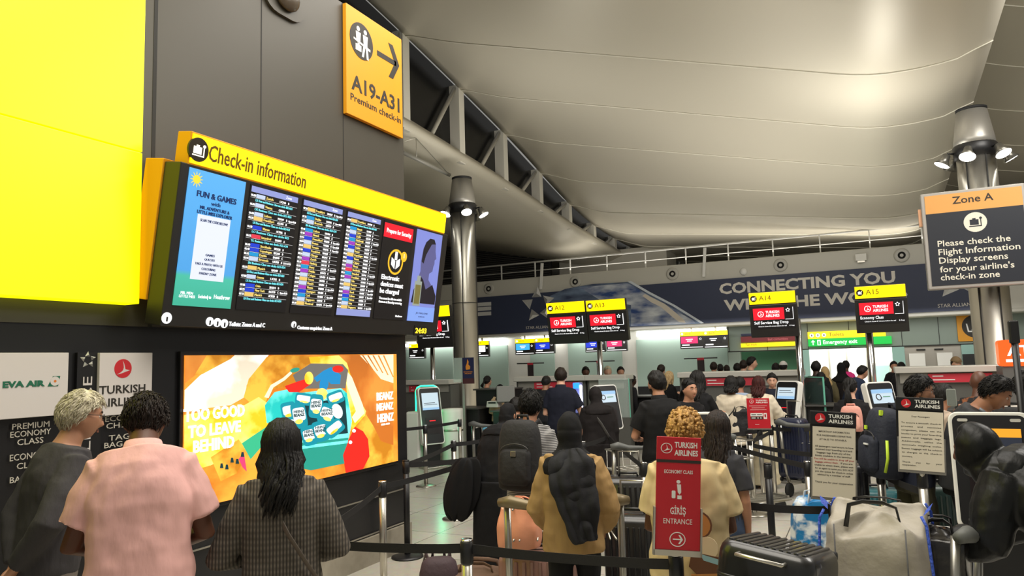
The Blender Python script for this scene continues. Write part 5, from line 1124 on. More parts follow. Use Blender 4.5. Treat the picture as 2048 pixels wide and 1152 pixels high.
# signs standing on posts
def post_sign(key, w, z0, z1, yaw=0, back=0):
    p = posts[key][1]; return Matrix.Translation((p.x, p.y, 0)) @ Matrix.Rotation(math.atan2(-p.x, p.y) + math.radians(yaw), 4, 'Z')
m_red = M('sign_red', (186, 26, 40), .4)
def redhead(t, fr, x0, x1, z0, z1, y=-.012, dark=False, k=1.0):
    w = x1 - x0; h = z1 - z0; c = (x0 + w * .22, z0 + h * .5); r = min(w * .13, h * .36)
    if dark: shapes([(0, circ(*c, r)), (1, bird(c[0], c[1], r * .95))], [M('emblem_red', (200, 34, 44)), m_paint_w], t, fr, 'bird_emblem', -y + .001, .0006)
    else: shapes([(0, p) for p in ring(*c, r, r * .13)] + [(0, bird(c[0], c[1], r * .88))], [m_paint_w], t, fr, 'bird_emblem', -y + .001)
    text([('TURKISH', x0 + w * .40, x0 + w * .91, z0 + h * .54, z0 + h * .82, .025), ('AIRLINES', x0 + w * .40, x0 + w * .93, z0 + h * .16, z0 + h * .44, .025)], m_paint_w, t, fr, th=-y + .001)
fr = post_sign('G', .2, 0, 0, 8); e = thing('entrance_sign', 'tall red Economy Class entrance sign in a steel holder on a post', 'sign'); e.matrix_world = fr; e['label'] = e['label']
I4 = Matrix.Identity(4); w = .212; z0, z1 = .985, 1.59
tilt = Matrix.Translation((0, -.04, .955)) @ Matrix.Rotation(math.radians(4), 4, 'Y') @ Matrix.Diagonal((1, 1, .90, 1))
q = MB(); fbox(q, tilt, -w / 2, w / 2, .03, .62, -.012, .0); q.build('red_panel', m_red, e, .002)
q = MB(); fbox(q, tilt, -w / 2 - .008, w / 2 + .008, 0, .03, -.02, .012); fbox(q, tilt, -w / 2 - .01, -w / 2 - .001, 0, .25, -.02, .012); fbox(q, tilt, w / 2 + .001, w / 2 + .01, 0, .25, -.02, .012); q.build('holder', m_steel, e)
MB().tube([(0, 0, .9), (0, -.02, 1.0)], .02, 10).build('clamp', m_steel, e)
q = MB(); fbox(q, tilt, -w / 2, w / 2, .485, .500, -.0135, -.01); q.build('dark_band', m_ink, e)
redhead(e, tilt, -w / 2, w / 2, .505, .615)
text([('ECONOMY CLASS', -.068, .068, .428, .447, .012), ('GİRİŞ', -.037, .037, .205, .262, .015), ('ENTRANCE', -.068, .068, .165, .192)], m_paint_w, e, tilt, th=.013)
sh = [(0, circ(.0, .385, .0095, 14)), (0, [(-.007, .372), (.012, .372), (.014, .33), (.006, .318), (-.002, .33)]), (0, q4(-.004, .016, .295, .314)), (0, rrect(.022, .04, .006))] + [(0, p) for p in ring(0, .085, .038, .004)] + [(0, q4(-.022, .016, .082, .088)), (0, [(.004, .108), (.012, .108), (.026, .085), (.012, .062), (.004, .062), (.016, .085)])]
sh[3] = (0, [(-.022 + x, .318 + z) for x, z in rrect(.018, .04, .005)])
shapes(sh, [m_paint_w], e, tilt, 'pictogram', .0135)
fr = post_sign('P', .17, 0, 0, 0); e = thing('queue_sign', 'small red sign about hand luggage on a steel post before the cream blouses', 'sign'); e.matrix_world = fr
w = .28; T_ = Matrix.Translation((-.0, -.04, .95)); q = MB(); fbox(q, T_, -w / 2, w / 2, 0, .385, -.012, 0); q.build('red_panel', m_red, e, .003); q = MB(); fbox(q, T_, -w / 2 - .01, w / 2 + .01, -.015, .0, -.02, .01); q.build('holder', m_steel, e)
redhead(e, T_, -w / 2, w / 2, .31, .38)
shapes([(0, q4(-.1, .05, .155, .195)), (1, q4(-.1, .05, .115, .15)), (0, q4(.06, .1, .12, .195)), (2, q4(.07, .09, .14, .18)), (0, q4(-.11, .11, .285, .289)), (0, q4(-.08, .08, .26, .264)), (0, q4(-.1, .1, .235, .239)), (0, q4(-.05, .0, .05, .054))], [m_paint_w, m_ink, m_red], e, T_, 'notice_print', .0135)
shapes([(0, q4(-.09, -.03, .17, .18)), (0, q4(-.02, .04, .17, .18)), (1, circ(-.01, .133, .008, 12)), (1, circ(.025, .133, .008, 12)), (1, q4(-.09, -.04, .128, .138))], [m_ink, m_paint_w], e, T_, 'small_print', .0145)
def notice(key, w, h, z, hh, yaw, lab, title, lines, sheet_dx=0, roll=0):
    fr = post_sign(key, w, 0, 0, yaw); e = thing('notice_sign', lab, 'sign'); e.matrix_world = fr; T_ = Matrix.Translation((0, -.045, z)) @ Matrix.Rotation(math.radians(roll), 4, 'Y')
    q = MB(); fbox(q, T_, -w / 2 - .01, w / 2 + .01, -.02, h * .55, -.006, .006); q.build('holder', M('acrylic_grey', (120, 118, 114), .25), e, .002)
    q = MB(); fbox(q, T_, -w / 2, w / 2, 0, h, -.006, -.002) if False else fbox(q, T_, -w / 2, w / 2, 0, h, -.0085, -.0065); s_ = q.build('paper_sheet', M('paper', (214, 206, 190), .8), e)
    q = MB(); fbox(q, T_, -w / 2 - .015, w / 2 + .005, h + .012, h + .012 + hh, -.01, .01); b_ = q.build('black_header', m_black, e, .003); redhead(b_, T_, -w / 2 - .015, w / 2 + .005, h + .012, h + .012 + hh, -.01, True)
    q = MB(); fbox(q, T_, -w / 2 - .015, w / 2 + .005, -.01, h + .012, .006, .012); q.build('back_board', m_black, e); MB().tube([(0, -.01, z - .06), (0, -.035, z + .02)], .02, 10).build('clamp', m_steel, e)
    ti, ink, rd = [], [], []
    for i, (s, x0, x1, v, c) in enumerate(title + lines):
        (rd if c == 'r' else ink).append((s, -w / 2 + w * x0, -w / 2 + w * x1, h * v, h * v + h * .024, .008))
    text(ink, m_ink, s_, T_, 'notice_lettering', .0092)
    if rd: text(rd, M('ink_red', (170, 40, 40)), s_, T_, 'red_lettering', .0092)
notice('R', .25, .44, .985, .085, 4, 'white notice headed important information for passengers to Istanbul', [('IMPORTANT INFORMATION', .14, .86, .92, 'k'), ('FOR PASSENGERS DEPARTING', .1, .9, .865, 'k'), ('AT 06:35 TO ISTANBUL', .16, .8, .81, 'k')],
       [('All passengers need ensure to have', .06, .95, .71, 'k'), ('obtained their boarding card and', .06, .92, .665, 'k'), ('baggage tags from any of the', .1, .88, .62, 'k'), ('kiosks available in the terminal.', .06, .92, .575, 'k'), ('You will be unable to drop off your', .03, .97, .53, 'r'), ('baggage without them.', .06, .6, .485, 'r'), ('If you are', .66, .93, .485, 'k'), ('unable to obtain them, please wait', .05, .95, .44, 'k'), ('for an agent to assist you. DO NOT', .06, .95, .395, 'k'), ('join the queue for check-in unless', .06, .94, .35, 'k'), ('advised by a member of staff.', .12, .88, .305, 'k'), ('Thank you for your cooperation', .06, .94, .2, 'k')], roll=4)
notice('S', .275, .41, 1.055, .085, 2, 'cream notice headed Dear Passengers in front of the navy backpack', [('Dear Passengers', .3, .7, .9, 'k')],
       [(s, .06, .95, .79 - i * .063, 'k') for i, s in enumerate(('To ensure a smooth check-in', 'process    and    minimise', 'congestion,  please  use  the', 'kiosks to print your boarding', 'passes  and  baggage  tags.', 'Additionally,   utilise   the', 'terminal\'s  weighing  scales.', 'Excess baggage will be subject', 'to  charges  at  the  check-in'))] + [('counters.', .06, .3, .215, 'k'), ('Thank      you      for      your', .06, .95, .12, 'k'), ('cooperation.', .06, .38, .07, 'k')], roll=3)
t = thing('pole', 'tall black pole at the right edge beside the man in the white top', 'pole', (*at(2041, 800, 5.0).xy, 0)); MB().tube([(0, 0, .02), (0, 0, 2.05)], .022, 12).build('shaft', m_black, t); MB().box((0, 0, 2.0), (.06, .06, .16)).build('head', m_black, t, .01); MB().lathe([(.17, 0), (.17, .015), (.03, .03)], n=24).build('base', m_black, t)

# ------------------------------------------------------------------ trolleys
m_trol = M('trolley_steel', (170, 168, 160), .3, .85); m_handle = M('handle_grey', (92, 94, 92), .55); m_rub = M('rubber', (26, 26, 26), .8)
def trolley(x, y, rz, lab, col_=None, bars=True, w=.62):
    t = thing('luggage_trolley', lab, 'trolley', (x, y, 0), rz, 'luggage trolleys'); h = w / 2
    for s in (-1, 1):
        MB().tube([(s * h, .02, .98), (s * h, .06, .5), (s * h * .9, .1, .2)], .024, 10).build('upright', m_trol, t)
        MB().tube([(s * h * .9, .1, .2), (s * h * .75, .5, .19), (s * h * .45, .95, .18)], .02, 8).build('side_rail', m_trol, t)
        MB().lathe([(.03, -.02), (.09, -.018), (.09, .018), (.03, .02)], (s * h * .9, .1, .09), 20, axis='x').build('wheel', m_rub, t)
    MB().lathe([(.02, -.02), (.075, -.018), (.075, .018), (.02, .02)], (0, .92, .076), 20, axis='x').build('wheel', m_rub, t)
    MB().tube([(-h - .05, .0, .985), (-h + .02, -.03, .995), (-h * .55, -.035, .965), (0, -.02, .955), (h * .55, -.035, .965), (h - .02, -.03, .995), (h + .05, .0, .985)], [.028, .042, .030, .022, .030, .042, .028], 12).build('handle', col_ or m_handle, t)
    d = MB(); 
    for k in range(6): d.box(((k - 2.5) * w * .13, .52, .2), (.025, .84, .015))
    d.box((0, .9, .21), (w * .5, .03, .03)); d.box((0, .12, .21), (w * .9, .03, .03)); d.build('deck', m_trol, t)
    b = MB(); r = .007
    for z in (.72, .92): b.tube([(-h + .03, .08, z), (-h + .05, .34, z), (h - .05, .34, z), (h - .03, .08, z)], r, 6)
    for k in range(6): x_ = -h + .07 + k * (w - .14) / 5; b.tube([(x_, .34, .92), (x_, .34, .72), (x_, .08, .72)], r * .8, 6)
    b.build('basket', m_trol, t); return t
p = at(1128, 1040, 4.72); T1 = trolley(p.x, p.y, math.atan2(-p.x, p.y) + .0, 'luggage trolley pushed by the woman in the tan shirt', M('handle_bronze', (120, 106, 78), .4, .3), w=.74)
p = at(1946, 1080, 3.72); rzT2 = math.atan2(-p.x, p.y) + math.radians(78); T2 = trolley(p.x, p.y, rzT2, 'near luggage trolley with grey handle, leaned on by the hooded person', w=.5)
p = at(1281, 865, 7.7); trolley(p.x, p.y, math.atan2(-p.x, p.y) + .5, 'luggage trolley just left of the man in the black T-shirt')
p = at(1600, 825, 9.5); T4 = trolley(p.x, p.y, math.atan2(-p.x, p.y) - .5, 'luggage trolley with an upright navy suitcase behind the small red sign')
p = at(985, 840, 10.9); T5 = trolley(p.x, p.y, math.atan2(-p.x, p.y) - .2, 'luggage trolley with blue basket in front of the beige jacketed agent')
p = at(1425, 800, 8.5); trolley(p.x, p.y, math.atan2(-p.x, p.y) - .9, 'luggage trolley between the seated face and the cream blouse woman')

# ------------------------------------------------------------------ bags
def suitcase(px, py, d, size, rz, lab, c, z0=0, lying=False, loc=None, ribs=8):
    p = loc or at(px, py, d); w_, d_, h_ = size; t = thing('suitcase', lab, 'suitcase', (p.x, p.y, z0), rz); m = M('case_%d_%d_%d' % c, c, .35, .05, coat=.3)
    if lying: t.rotation_euler = (PI / 2, 0, rz); t.location = (p.x, p.y, z0 + d_ / 2)
    q = MB(); r = []
    for k in range(13):
        f = k / 12; a = 1 - abs(2 * f - 1) ** 6 * .12
        r.append([(x * a, -d_ / 2 + d_ * f, h_ / 2 + z * a) for x, z in rrect(w_, h_, min(w_, h_) * .16, 6)])
    q.loft(r); b = q.build('shell', m, t, smooth=True)
    for s_ in (-1, 1):
        q = MB()
        for k in range(ribs): x = (k - (ribs - 1) / 2) * w_ * .82 / ribs; q.box((x, s_ * (d_ / 2 - .002), h_ / 2), (w_ * .045, .02, h_ * .8))
        q.build('ribs', m, t, .005)
    q = MB(); q.loft([[(x * 1.012, y, h_ / 2 + z * 1.008) for x, z in rrect(w_, h_, min(w_, h_) * .16, 6)] for y in (-.008, .008)]); q.build('zip_seam', m_black, t)
    MB().tube([(-.09, 0, h_ - .005), (-.08, 0, h_ + .03), (.08, 0, h_ + .03), (.09, 0, h_ - .005)], .012, 8).build('grip', m_black, t)
    MB().tube([(-.1, d_ * .36, h_ - .02), (-.1, d_ * .36, h_ + (.04 if lying else .22)), (.1, d_ * .36, h_ + (.04 if lying else .22)), (.1, d_ * .36, h_ - .02)], .009, 8).build('pull_handle', m_steel, t)
    for sx in (-1, 1):
        for sy in (-1, 1): MB().lathe([(.01, -.012), (.028, -.012), (.028, .012), (.01, .012)], (sx * w_ * .4, sy * d_ * .36, -.012), 14, axis='x').build('wheel', m_rub, t)
    return t
def backpack(loc, rz, size, lab, c, c2=None, strapm=None, lime=False, tilt=0, group=None, badge=True):
    w_, d_, h_ = size; t = thing('backpack', lab, 'backpack', loc, rz); t.rotation_euler = (tilt, 0, rz)
    m = M('pack_%d_%d_%d' % c, c, .75, bump=.25, bscale=30); m2 = c2 or m
    q = MB(); rs = []
    for z, a, b in ((0, .8, .75), (.04, .96, .95), (.25, 1.0, 1.0), (.6, .99, .97), (.80, .94, .88), (.93, .82, .7), (.985, .62, .5), (1, .4, .3)): rs.append([(x, -y_, z * h_) for x, y_ in [(px_ * 1, py_) for px_, py_ in [(a * w_ / 2 * math.copysign(abs(math.cos(2 * PI * k / 24)) ** .7, math.cos(2 * PI * k / 24)), b * d_ / 2 * math.copysign(abs(math.sin(2 * PI * k / 24)) ** .7, math.sin(2 * PI * k / 24))) for k in range(24)]]])
    q.loft(rs); q.build('main_compartment', m, t, smooth=True)
    q = MB(); rs = []
    for k in range(6):
        f = k / 5; a = 1 - f ** 3 * .18
        rs.append([(x * a, -d_ * .40 - f * d_ * .24, h_ * .33 + z * a) for x, z in rrect(w_ * .74, h_ * .52, w_ * .16, 6)])
    q.loft(rs); fp_ = q.build('front_pocket', m2, t, smooth=True)
    q = MB(); q.tube([(w_ * .33 * math.cos(a), -d_ * .50 - .01, h_ * .56 + .05 * math.sin(a) * 1) for a in [PI * k / 10 for k in range(11)]], .004, 6); q.build('zip', m_dark, fp_)
    MB().tube([(w_ * .40 * math.cos(a), -d_ * .30, h_ * .6 + h_ * .30 * math.sin(a)) for a in [PI * k / 14 for k in range(15)]], .006, 6).build('zip', m_matt, t)
    MB().tube([(-.045, d_ * .3, h_ * .95), (-.04, d_ * .25, h_ * 1.06), (.04, d_ * .25, h_ * 1.06), (.045, d_ * .3, h_ * .95)], .012, 8).build('top_grip', m, t)
    for s_ in (-1, 1): MB().tube([(s_ * w_ * .22, d_ * .42, h_ * .88), (s_ * w_ * .30, d_ * .7, h_ * .99), (s_ * w_ * .34, d_ * 1.0 + .1, h_ * .8), (s_ * w_ * .40, d_ * .8 + .04, h_ * .4), (s_ * w_ * .38, d_ * .45, h_ * .12)], .022, 8, flat=.35).build('shoulder_strap', strapm or m, t)
    if badge: MB().box((0, -d_ * .66, h_ * .52), (.045, .008, .04)).build('badge', M('badge_grey', (140, 136, 126), .3, .8), t, .004)
    if lime:
        lm = M('lime_trim', (196, 226, 60), .6)
        MB().tube([(w_ * .44, -d_ * .25, h_ * .1), (w_ * .48, -d_ * .2, h_ * .3), (w_ * .46, -d_ * .22, h_ * .55)], .012, 6).build('lime_trim', lm, t); MB().box((w_ * .3, -d_ * .3, h_ * .93), (.03, .02, .04)).build('lime_trim', lm, t); MB().box((-w_ * .1, -d_ * .52, h_ * .7), (.03, .012, .03)).build('lime_trim', lm, t); MB().box((w_ * .12, -d_ * .66, h_ * .47), (.06, .012, .012)).build('pale_logo', m_paint_w, t)
    return t
def sackbag(name, lab, cat, loc, rz, size, mat, handles, extra=None, sag=.05, seed=1, slope=0):
    w_, d_, h_ = size; t = thing(name, lab, cat, loc, rz); q = MB(); rs = []
    for f, a in ((0, .84), (.03, .96), (.2, 1.03), (.5, 1.04), (.8, .98), (.97, .93)):
        ring = []
        for k in range(40):
            an = 2 * PI * k / 40; x = w_ / 2 * math.copysign(abs(math.cos(an)) ** .38, math.cos(an)) * a; y = d_ / 2 * math.copysign(abs(math.sin(an)) ** .38, math.sin(an)) * a
            nz = noise.noise(Vector((math.cos(an) * 2, math.sin(an) * 2 + seed, f * 4))) * .045; ring.append((x * (1 + nz), y * (1 + nz * 1.3), f * h_ + (noise.noise(Vector((math.cos(an) * 1.4, seed, math.sin(an) * 1.4))) * sag if f > .9 else 0)))
        rs.append(ring)
    top = rs[-1]; rs.append([(x * .8, y * .78, z - .015) for x, y, z in top]); rs.append([(x * .4, y * .4, z + .02) for x, y, z in top])
    rs = [[(x, y, z + (y / d_ * slope if i_ > 3 else 0)) for x, y, z in r_] for i_, r_ in enumerate(rs)]; q.loft(rs); o = q.build('sack', mat, t, smooth=True); s_ = o.modifiers.new('s', 'SUBSURF'); s_.levels = 1; s_.render_levels = 2
    dm_ = o.modifiers.new('creases', 'DISPLACE'); dm_.texture = _cl; dm_.strength = .035; dm_.mid_level = .5
    if handles:
        for s2 in (-1, 1): MB().tube([(-w_ * .26, s2 * d_ * .30, h_ * .9), (-w_ * .22, s2 * d_ * .26, h_ + .02), (-w_ * .1, s2 * d_ * .18, h_ + .035), (w_ * .1, s2 * d_ * .18, h_ + .035), (w_ * .22, s2 * d_ * .26, h_ + .02), (w_ * .26, s2 * d_ * .30, h_ * .9)], .015, 8, flat=.35).build('handle', handles, t)
    if extra: extra(t)
    return t
# big woven bag on the near trolley
p = at(1756, 1090, 3.75)
def woven(t):
    bm = M('blue_edge', (52, 84, 190), .6, bump=.6, bscale=60); gm = M('seam_grey', (90, 90, 92), .7)
    for sx in (-1, 1):
        for sy in (-1, 1): MB().tube([(sx * .240, sy * .192, .02), (sx * .257, sy * .205, .25), (sx * .257, sy * .206, .55), (sx * .24, sy * .19, .84), (sx * .22, sy * .17, .88)], .0075, 6).build('blue_edge', bm, t)
    for x in (-.17, .15): MB().tube([(x, -.226, .03), (x, -.236, .3), (x, -.233, .6), (x, -.214, .82)], .004, 5).build('seam', gm, t)
    for sx in (-1, 1): MB().loft([[(sx * .22, -.06, .86), (sx * .25, -.06, .89)], [(sx * .23, .0, .88), (sx * .265, -.01, .92)], [(sx * .22, .05, .86), (sx * .25, .05, .89)]], closed=False).build('blue_flap', bm, t)
zdeck = .215
wb_ = sackbag('woven_bag', 'big pale woven laundry bag with blue edges on the near trolley', 'bag', (p.x, p.y, zdeck), math.atan2(-p.x, p.y) - .12, (.49, .42, .88), M('woven_plastic', (160, 153, 140), .5, bump=.7, bscale=7, var=.14, vscale=3), m_black, woven, .07, 1, .11)
p = at(1878, 1080, 3.75); sackbag('shopping_bag', 'black shiny shopping bag between the woven bag and the grey trolley handle', 'bag', (p.x, p.y, zdeck), math.atan2(-p.x, p.y), (.26, .34, .78), M('black_shiny', (22, 20, 20), .3, bump=.6, bscale=8, coat=.3), m_black, None, .06, 5)
# suitcase stack at the bottom edge
p = at(1566, 1120, 3.3); rz_ = math.atan2(-p.x, p.y) - .35
suitcase(0, 0, 0, (.46, .30, .66), rz_, 'lower dark suitcase standing under the black ribbed suitcase', (30, 30, 34), .03, loc=p)
t = suitcase(0, 0, 0, (.43, .30, .44), rz_, 'black ribbed hard suitcase lying at the bottom edge, below the queue belt', (26, 26, 27), .70, lying=True, loc=Vector((p.x, p.y + .2, 0)) - Vector((0, 0, 0)), ribs=11)
t.rotation_euler = (PI / 2 - .12, .1, rz_); t.location = (p.x + .02 - .23 * math.sin(-rz_) * 0 + .0, p.y + .2, .86)
# trolley load of the tan shirt woman
p = at(1040, 1060, 4.95)
sackbag('handbag', 'peach orange handbag with black straps on the trolley by the tan shirt woman', 'bag', (p.x, p.y, .64), .2, (.27, .2, .30), M('peach_leather', (232, 158, 124), .4, bump=.2, bscale=10), M('peach_strap', (226, 150, 118), .4), None, .04, 3)
p = at(1078, 1110, 5.05); suitcase(0, 0, 0, (.54, .36, .36), .3, 'dusty pink suitcase in the trolley beneath the peach handbag', (150, 112, 100), .235, loc=p)
p = at(930, 1120, 5.3); sackbag('holdall', 'brown fabric holdall on the floor behind the near barrier post', 'bag', (p.x + .12, p.y, 0), .2, (.5, .3, .44), M('brown_canvas', (98, 74, 58), .8, bump=.3, bscale=14), M('brown_canvas', (98, 74, 58)), None, .03, 8)
p = at(890, 1130, 5.25); backpack((p.x - .02, p.y - .05, 0), .6, (.30, .22, .52), 'plum coloured backpack on the floor left of the brown holdall', (62, 46, 52), badge=False)
p = at(1075, 1130, 4.72); sackbag('carrier_bag', 'black and white printed carrier bag low on the trolley of the tan shirt woman', 'bag', (p.x + .02, p.y - .02, .0), .1, (.34, .2, .34), pattern('bag_print', 'noise', (30, 30, 32), (200, 204, 206), (9, 9, 9), .4, lo=.5, hi=.56), m_black, None, .03, 11)
# blue and white bag behind the first notice
p = at(1645, 1060, 5.5); sackbag('carrier_bag', 'white carrier bag with blue painted swirls behind the first notice post', 'bag', (p.x, p.y, 0), .3, (.42, .26, .82), pattern('blue_swirl', 'noise', (226, 232, 236), (24, 116, 176), (5, 5, 7), .4, lo=.48, hi=.56), m_paint_w, None, .05, 14)
p = at(1682, 1000, 6.0); suitcase(0, 0, 0, (.4, .26, .56), .4, 'black suitcase standing behind the first notice, next to the swirl bag', (28, 28, 32), .42, loc=p); t = bpy.data.objects[-1] if False else None
p = at(1257, 960, 7.0); suitcase(0, 0, 0, (.5, .32, .74), .2, 'large black suitcase behind the belt, right of the tan shirt woman', (27, 26, 27), .03, loc=p)
p = at(1268, 1080, 5.4); suitcase(0, 0, 0, (.42, .3, .72), .15, 'black suitcase standing between the tan shirt woman and the blond man', (24, 24, 26), .03, loc=p)
p = at(1582, 820, 9.8); suitcase(0, 0, 0, (.38, .24, .80), -.4, 'navy blue upright suitcase on the trolley before the smiling agent', (30, 36, 60), .235, loc=p)
p = at(1640, 845, 9.0); sackbag('tote_bag', 'mustard yellow bag on the floor by the glass screen', 'bag', (p.x, p.y, .0), .3, (.26, .18, .98), M('mustard_vinyl', (206, 182, 24), .5), M('mustard_vinyl', (206, 182, 24)), None, .03, 17)
p = at(1872, 980, 6.2); suitcase(0, 0, 0, (.42, .28, .72), .3, 'dark green suitcase with silver handle behind the shiny shopping bag', (36, 56, 52), .03, loc=p)
p = at(1755, 985, 7.0); suitcase(0, 0, 0, (.42, .28, .55), .1, 'teal suitcase on the floor behind the big woven bag', (20, 84, 92), .03, loc=p)
p = at(985, 836, 10.6); t = thing('bag_basket', 'blue wire basket of bags on the far trolley by the black desk', 'basket', (p.x, p.y + .15, .72)); MB().box((0, 0, .12), (.38, .26, .22)).build('blue_liner', M('blue_liner', (90, 160, 190), .6), t, .02); MB().ball((.12, 0, .26), (.12, .1, .07)).build('bundle', M('print_bundle', (110, 90, 120), .8), t)
# ------------------------------------------------------------------ the people
C_ = cloth
def strap(a, b, c=None, w=.018, mat=None, name='shoulder_strap'):
    """crossbody strap over the back; a, b: (t along spine, x, side) anchor points"""
    def f(I):
        pts = []
        for t, x, y in (a, c, b) if c else (a, b):
            o, R = I['spine'](t); pts.append(o + R @ Vector((x, y, 0)))
        MB().tube(pts if not c else [pts[0], pts[0].lerp(pts[1], .5) + Vector((0, -.012, 0)), pts[1], pts[1].lerp(pts[2], .5) + Vector((0, -.012, 0)), pts[2]], w, 8, flat=.25).build(name, mat or m_black, I['root'])
    return f
# near group on the left
person(163, 782, 3.95, 66, 'person with grey hair and glasses, dark sweater, hands clasped behind the back', C_('slate', (66, 64, 66), bscale=12), 'long', -.14, btop=C_('trouser_grey', (120, 112, 104)), hc='grey', sk='tan', lean=3, hunch=12, hp=6, arms=('back', ((.07, -.14, -.25), (-.10, -.2, -.45))), faced=True, hy=16, extra=glasses, wide=.98, hair='short', loose=.016)
person(292, 787, 3.45, 4, 'person in a pale pink polo shirt with short dark hair, seen from behind', C_('pink_polo', (222, 172, 166), bscale=9), 'short', -.22, btop=C_('dark', (34, 34, 38)), hc='brown', sk='deep', lean=2, hunch=20, hp=26, arms=(((.10, -.02, -.28), (-.06, .2, -.33)), ((.10, -.02, -.28), (-.06, .2, -.33))), fat=1.1, wide=1.02, loose=.022, collar=C_('pink_polo', (222, 172, 166)), fold=.022)
tweed = pattern('cloth_tweed', 'check', (46, 42, 38), (112, 103, 91), (20, 20, 11), .9, bump=.2)
def tweedbag(I): strap((.97, -.10, .0), (.02, .2, -.1), (.5, .04, -.165), .016, M('strap_taupe', (92, 82, 74), .5))(I)
person(563, 838, 3.55, 2, 'person with long black hair in a brown checked tweed blazer with a thin shoulder strap', tweed, 'long', -.2, btop=C_('dark', (34, 34, 38)), hair='long', hl=.30, hc='black', sk='tan', lean=1, hunch=5, arms=(((.13, -.02, -.28), (.0, .2, -.32)), ((.12, -.02, -.28), (.0, .2, -.32))), loose=.026, wide=1.02, fem=True, extra=tweedbag)
# middle queue
person(1016, 806, 7.0, 28, 'person in a long flowing black abaya and headscarf bending over the trolley', C_('abaya', (20, 20, 22)), 'long', -.1, 'robe', C_('abaya', (20, 20, 22)), 'hijab', scarf=C_('abaya', (20, 20, 22)), lean=10, hunch=22, wide=1.15, fat=1.2, arms=('push', 'push'), loose=.04)
I5 = person(1060, 779, 5.8, 20, 'person with short dark hair in a grey striped hoodie wearing a black backpack', pattern('cloth_stripe', 'bands', (40, 40, 44), (176, 174, 172), (1, 1, 24), .9, dir='Z', dist=.2), 'long', -.15, btop=C_('navy_dark', (30, 34, 46)), hc='black', sk='brown', hunch=8, hp=8, arms=('hold', 'hold'), loose=.022, hy=-10, hs=1.06)
person(1121, 735, 10.7, 10, 'person with cropped hair and watch in a navy T-shirt at the bag drop machine', C_('navy', (24, 27, 40)), 'short', -.2, btop=C_('dark', (34, 34, 38)), hc='brown', sk='fair', arms=('bent', ((.12, .02, -.27), (.12, .14, -.48))), wide=1.08, fat=1.06, loose=.018, collar=C_('navy', (24, 27, 40)))
person(1190, 773, 9.6, -12, 'person in a black hooded coat with a grey shoulder strap, facing the kiosk', C_('coat', (28, 24, 24)), 'long', -.4, 'robe', C_('coat', (28, 24, 24)), 'hood', scarf=C_('coat', (28, 24, 24)), hunch=12, hp=14, wide=1.1, fat=1.15, arms=('hold', 'down'), loose=.045, extra=strap((.9, -.14, -.1), (.0, .16, -.19), (.5, .0, -.2), .022, M('strap_grey', (70, 68, 66), .6)))
tan = C_('tan_shirt', (158, 128, 84), bscale=8)
def drape(I):
    q = MB(); o9, R9 = I['spine'](1.0); o6, R6 = I['spine'](.7); o3, R3 = I['spine'](.36); o1, R1 = I['spine'](.12); rows = []
    for (o, R), xa, xb, y in ((I['spine'](1.04), -.06, .07, -.045), (I['spine'](.98), -.10, .11, -.095), (I['spine'](.88), -.15, .17, -.150), (I['spine'](.65), -.125, .185, -.185), (I['spine'](.4), -.07, .175, -.19), (I['spine'](.15), -.005, .185, -.2), (I['spine'](.0), .03, .19, -.205)):
        rows.append([o + R @ Vector((xa + (xb - xa) * k / 10, y + .014 * math.sin(k * 2.1 + o.z * 3) + .16 * abs((xa + (xb - xa) * k / 10) / .25) ** 3, 0)) for k in range(11)])
    rows = [[v + Vector((0, -.05, 0)) for v in r_] for r_ in rows]; q.loft(rows, closed=False); o = q.build('scarf_tail', M('navy_scarf', (13, 14, 20), .85, bump=.3, bscale=14), I['root'])
    s_ = o.modifiers.new('t', 'SOLIDIFY'); s_.thickness = .014; s2 = o.modifiers.new('s', 'SUBSURF'); s2.levels = 1; s2.render_levels = 3; d_ = o.modifiers.new('creases', 'DISPLACE'); d_.texture = _cl; d_.strength = .05; d_.mid_level = .5; d2_ = o.modifiers.new('fine_creases', 'DISPLACE'); d2_.texture = _cs; d2_.strength = .025; d2_.mid_level = .5
person(1139, 822, 4.6, 6, 'person in a loose tan shirt and long black headscarf pushing the luggage trolley', tan, 'long', -.2, 'trousers', C_('black', (20, 20, 22)), 'hijab', scarf=C_('black_scarf', (18, 18, 20)), hunch=6, hp=6, arms=(((.09, .0, -.28), (.04, .16, -.42)), ((.10, .0, -.28), (.05, .16, -.42))), loose=.045, fem=True, wide=.96, fat=1.0, extra=drape, fold=.03)
cream = pattern('cloth_cream', 'noise', (200, 178, 132), (214, 194, 150), (3, 3, 3), .9)
def teeprint(I):
    o, R = I['spine'](.22); m = [M('print_brown', (106, 70, 48), .8), M('print_ochre', (190, 130, 70), .8), M('print_sky', (150, 190, 200), .8), M('print_cream', (226, 206, 172), .8)]
    P = lambda x, z: (x, z)
    fr = Matrix.Translation(o + Vector((.07, -.185, 0)))
    shapes([(0, circ(-.02, .10, .075, 18)), (1, circ(-.02, .10, .065, 18)), (3, circ(.02, -.02, .06, 16)), (0, [(-.06, -.04), (.1, -.07), (.1, -.16), (-.02, -.18), (-.08, -.12)]), (2, [(-.02, -.05), (.09, -.08), (.09, -.11), (.0, -.085)]), (1, [(-.07, -.16), (.08, -.15), (.06, -.24), (-.06, -.24)])], m, I['root'], fr, 'shirt_print', .004, .0006)
person(1368, 816, 3.95, 2, 'person with curly blond hair in a cream T-shirt behind the red entrance sign', cream, 'short', -.2, btop=C_('denim_dark', (38, 44, 62)), hair='curly', hc='blond', sk='deep', hunch=10, hp=8, arms=('hold', ((.06, .0, -.29), (-.05, .2, -.36))), fat=1.12, wide=1.06, loose=.03, extra=teeprint, fold=.02)
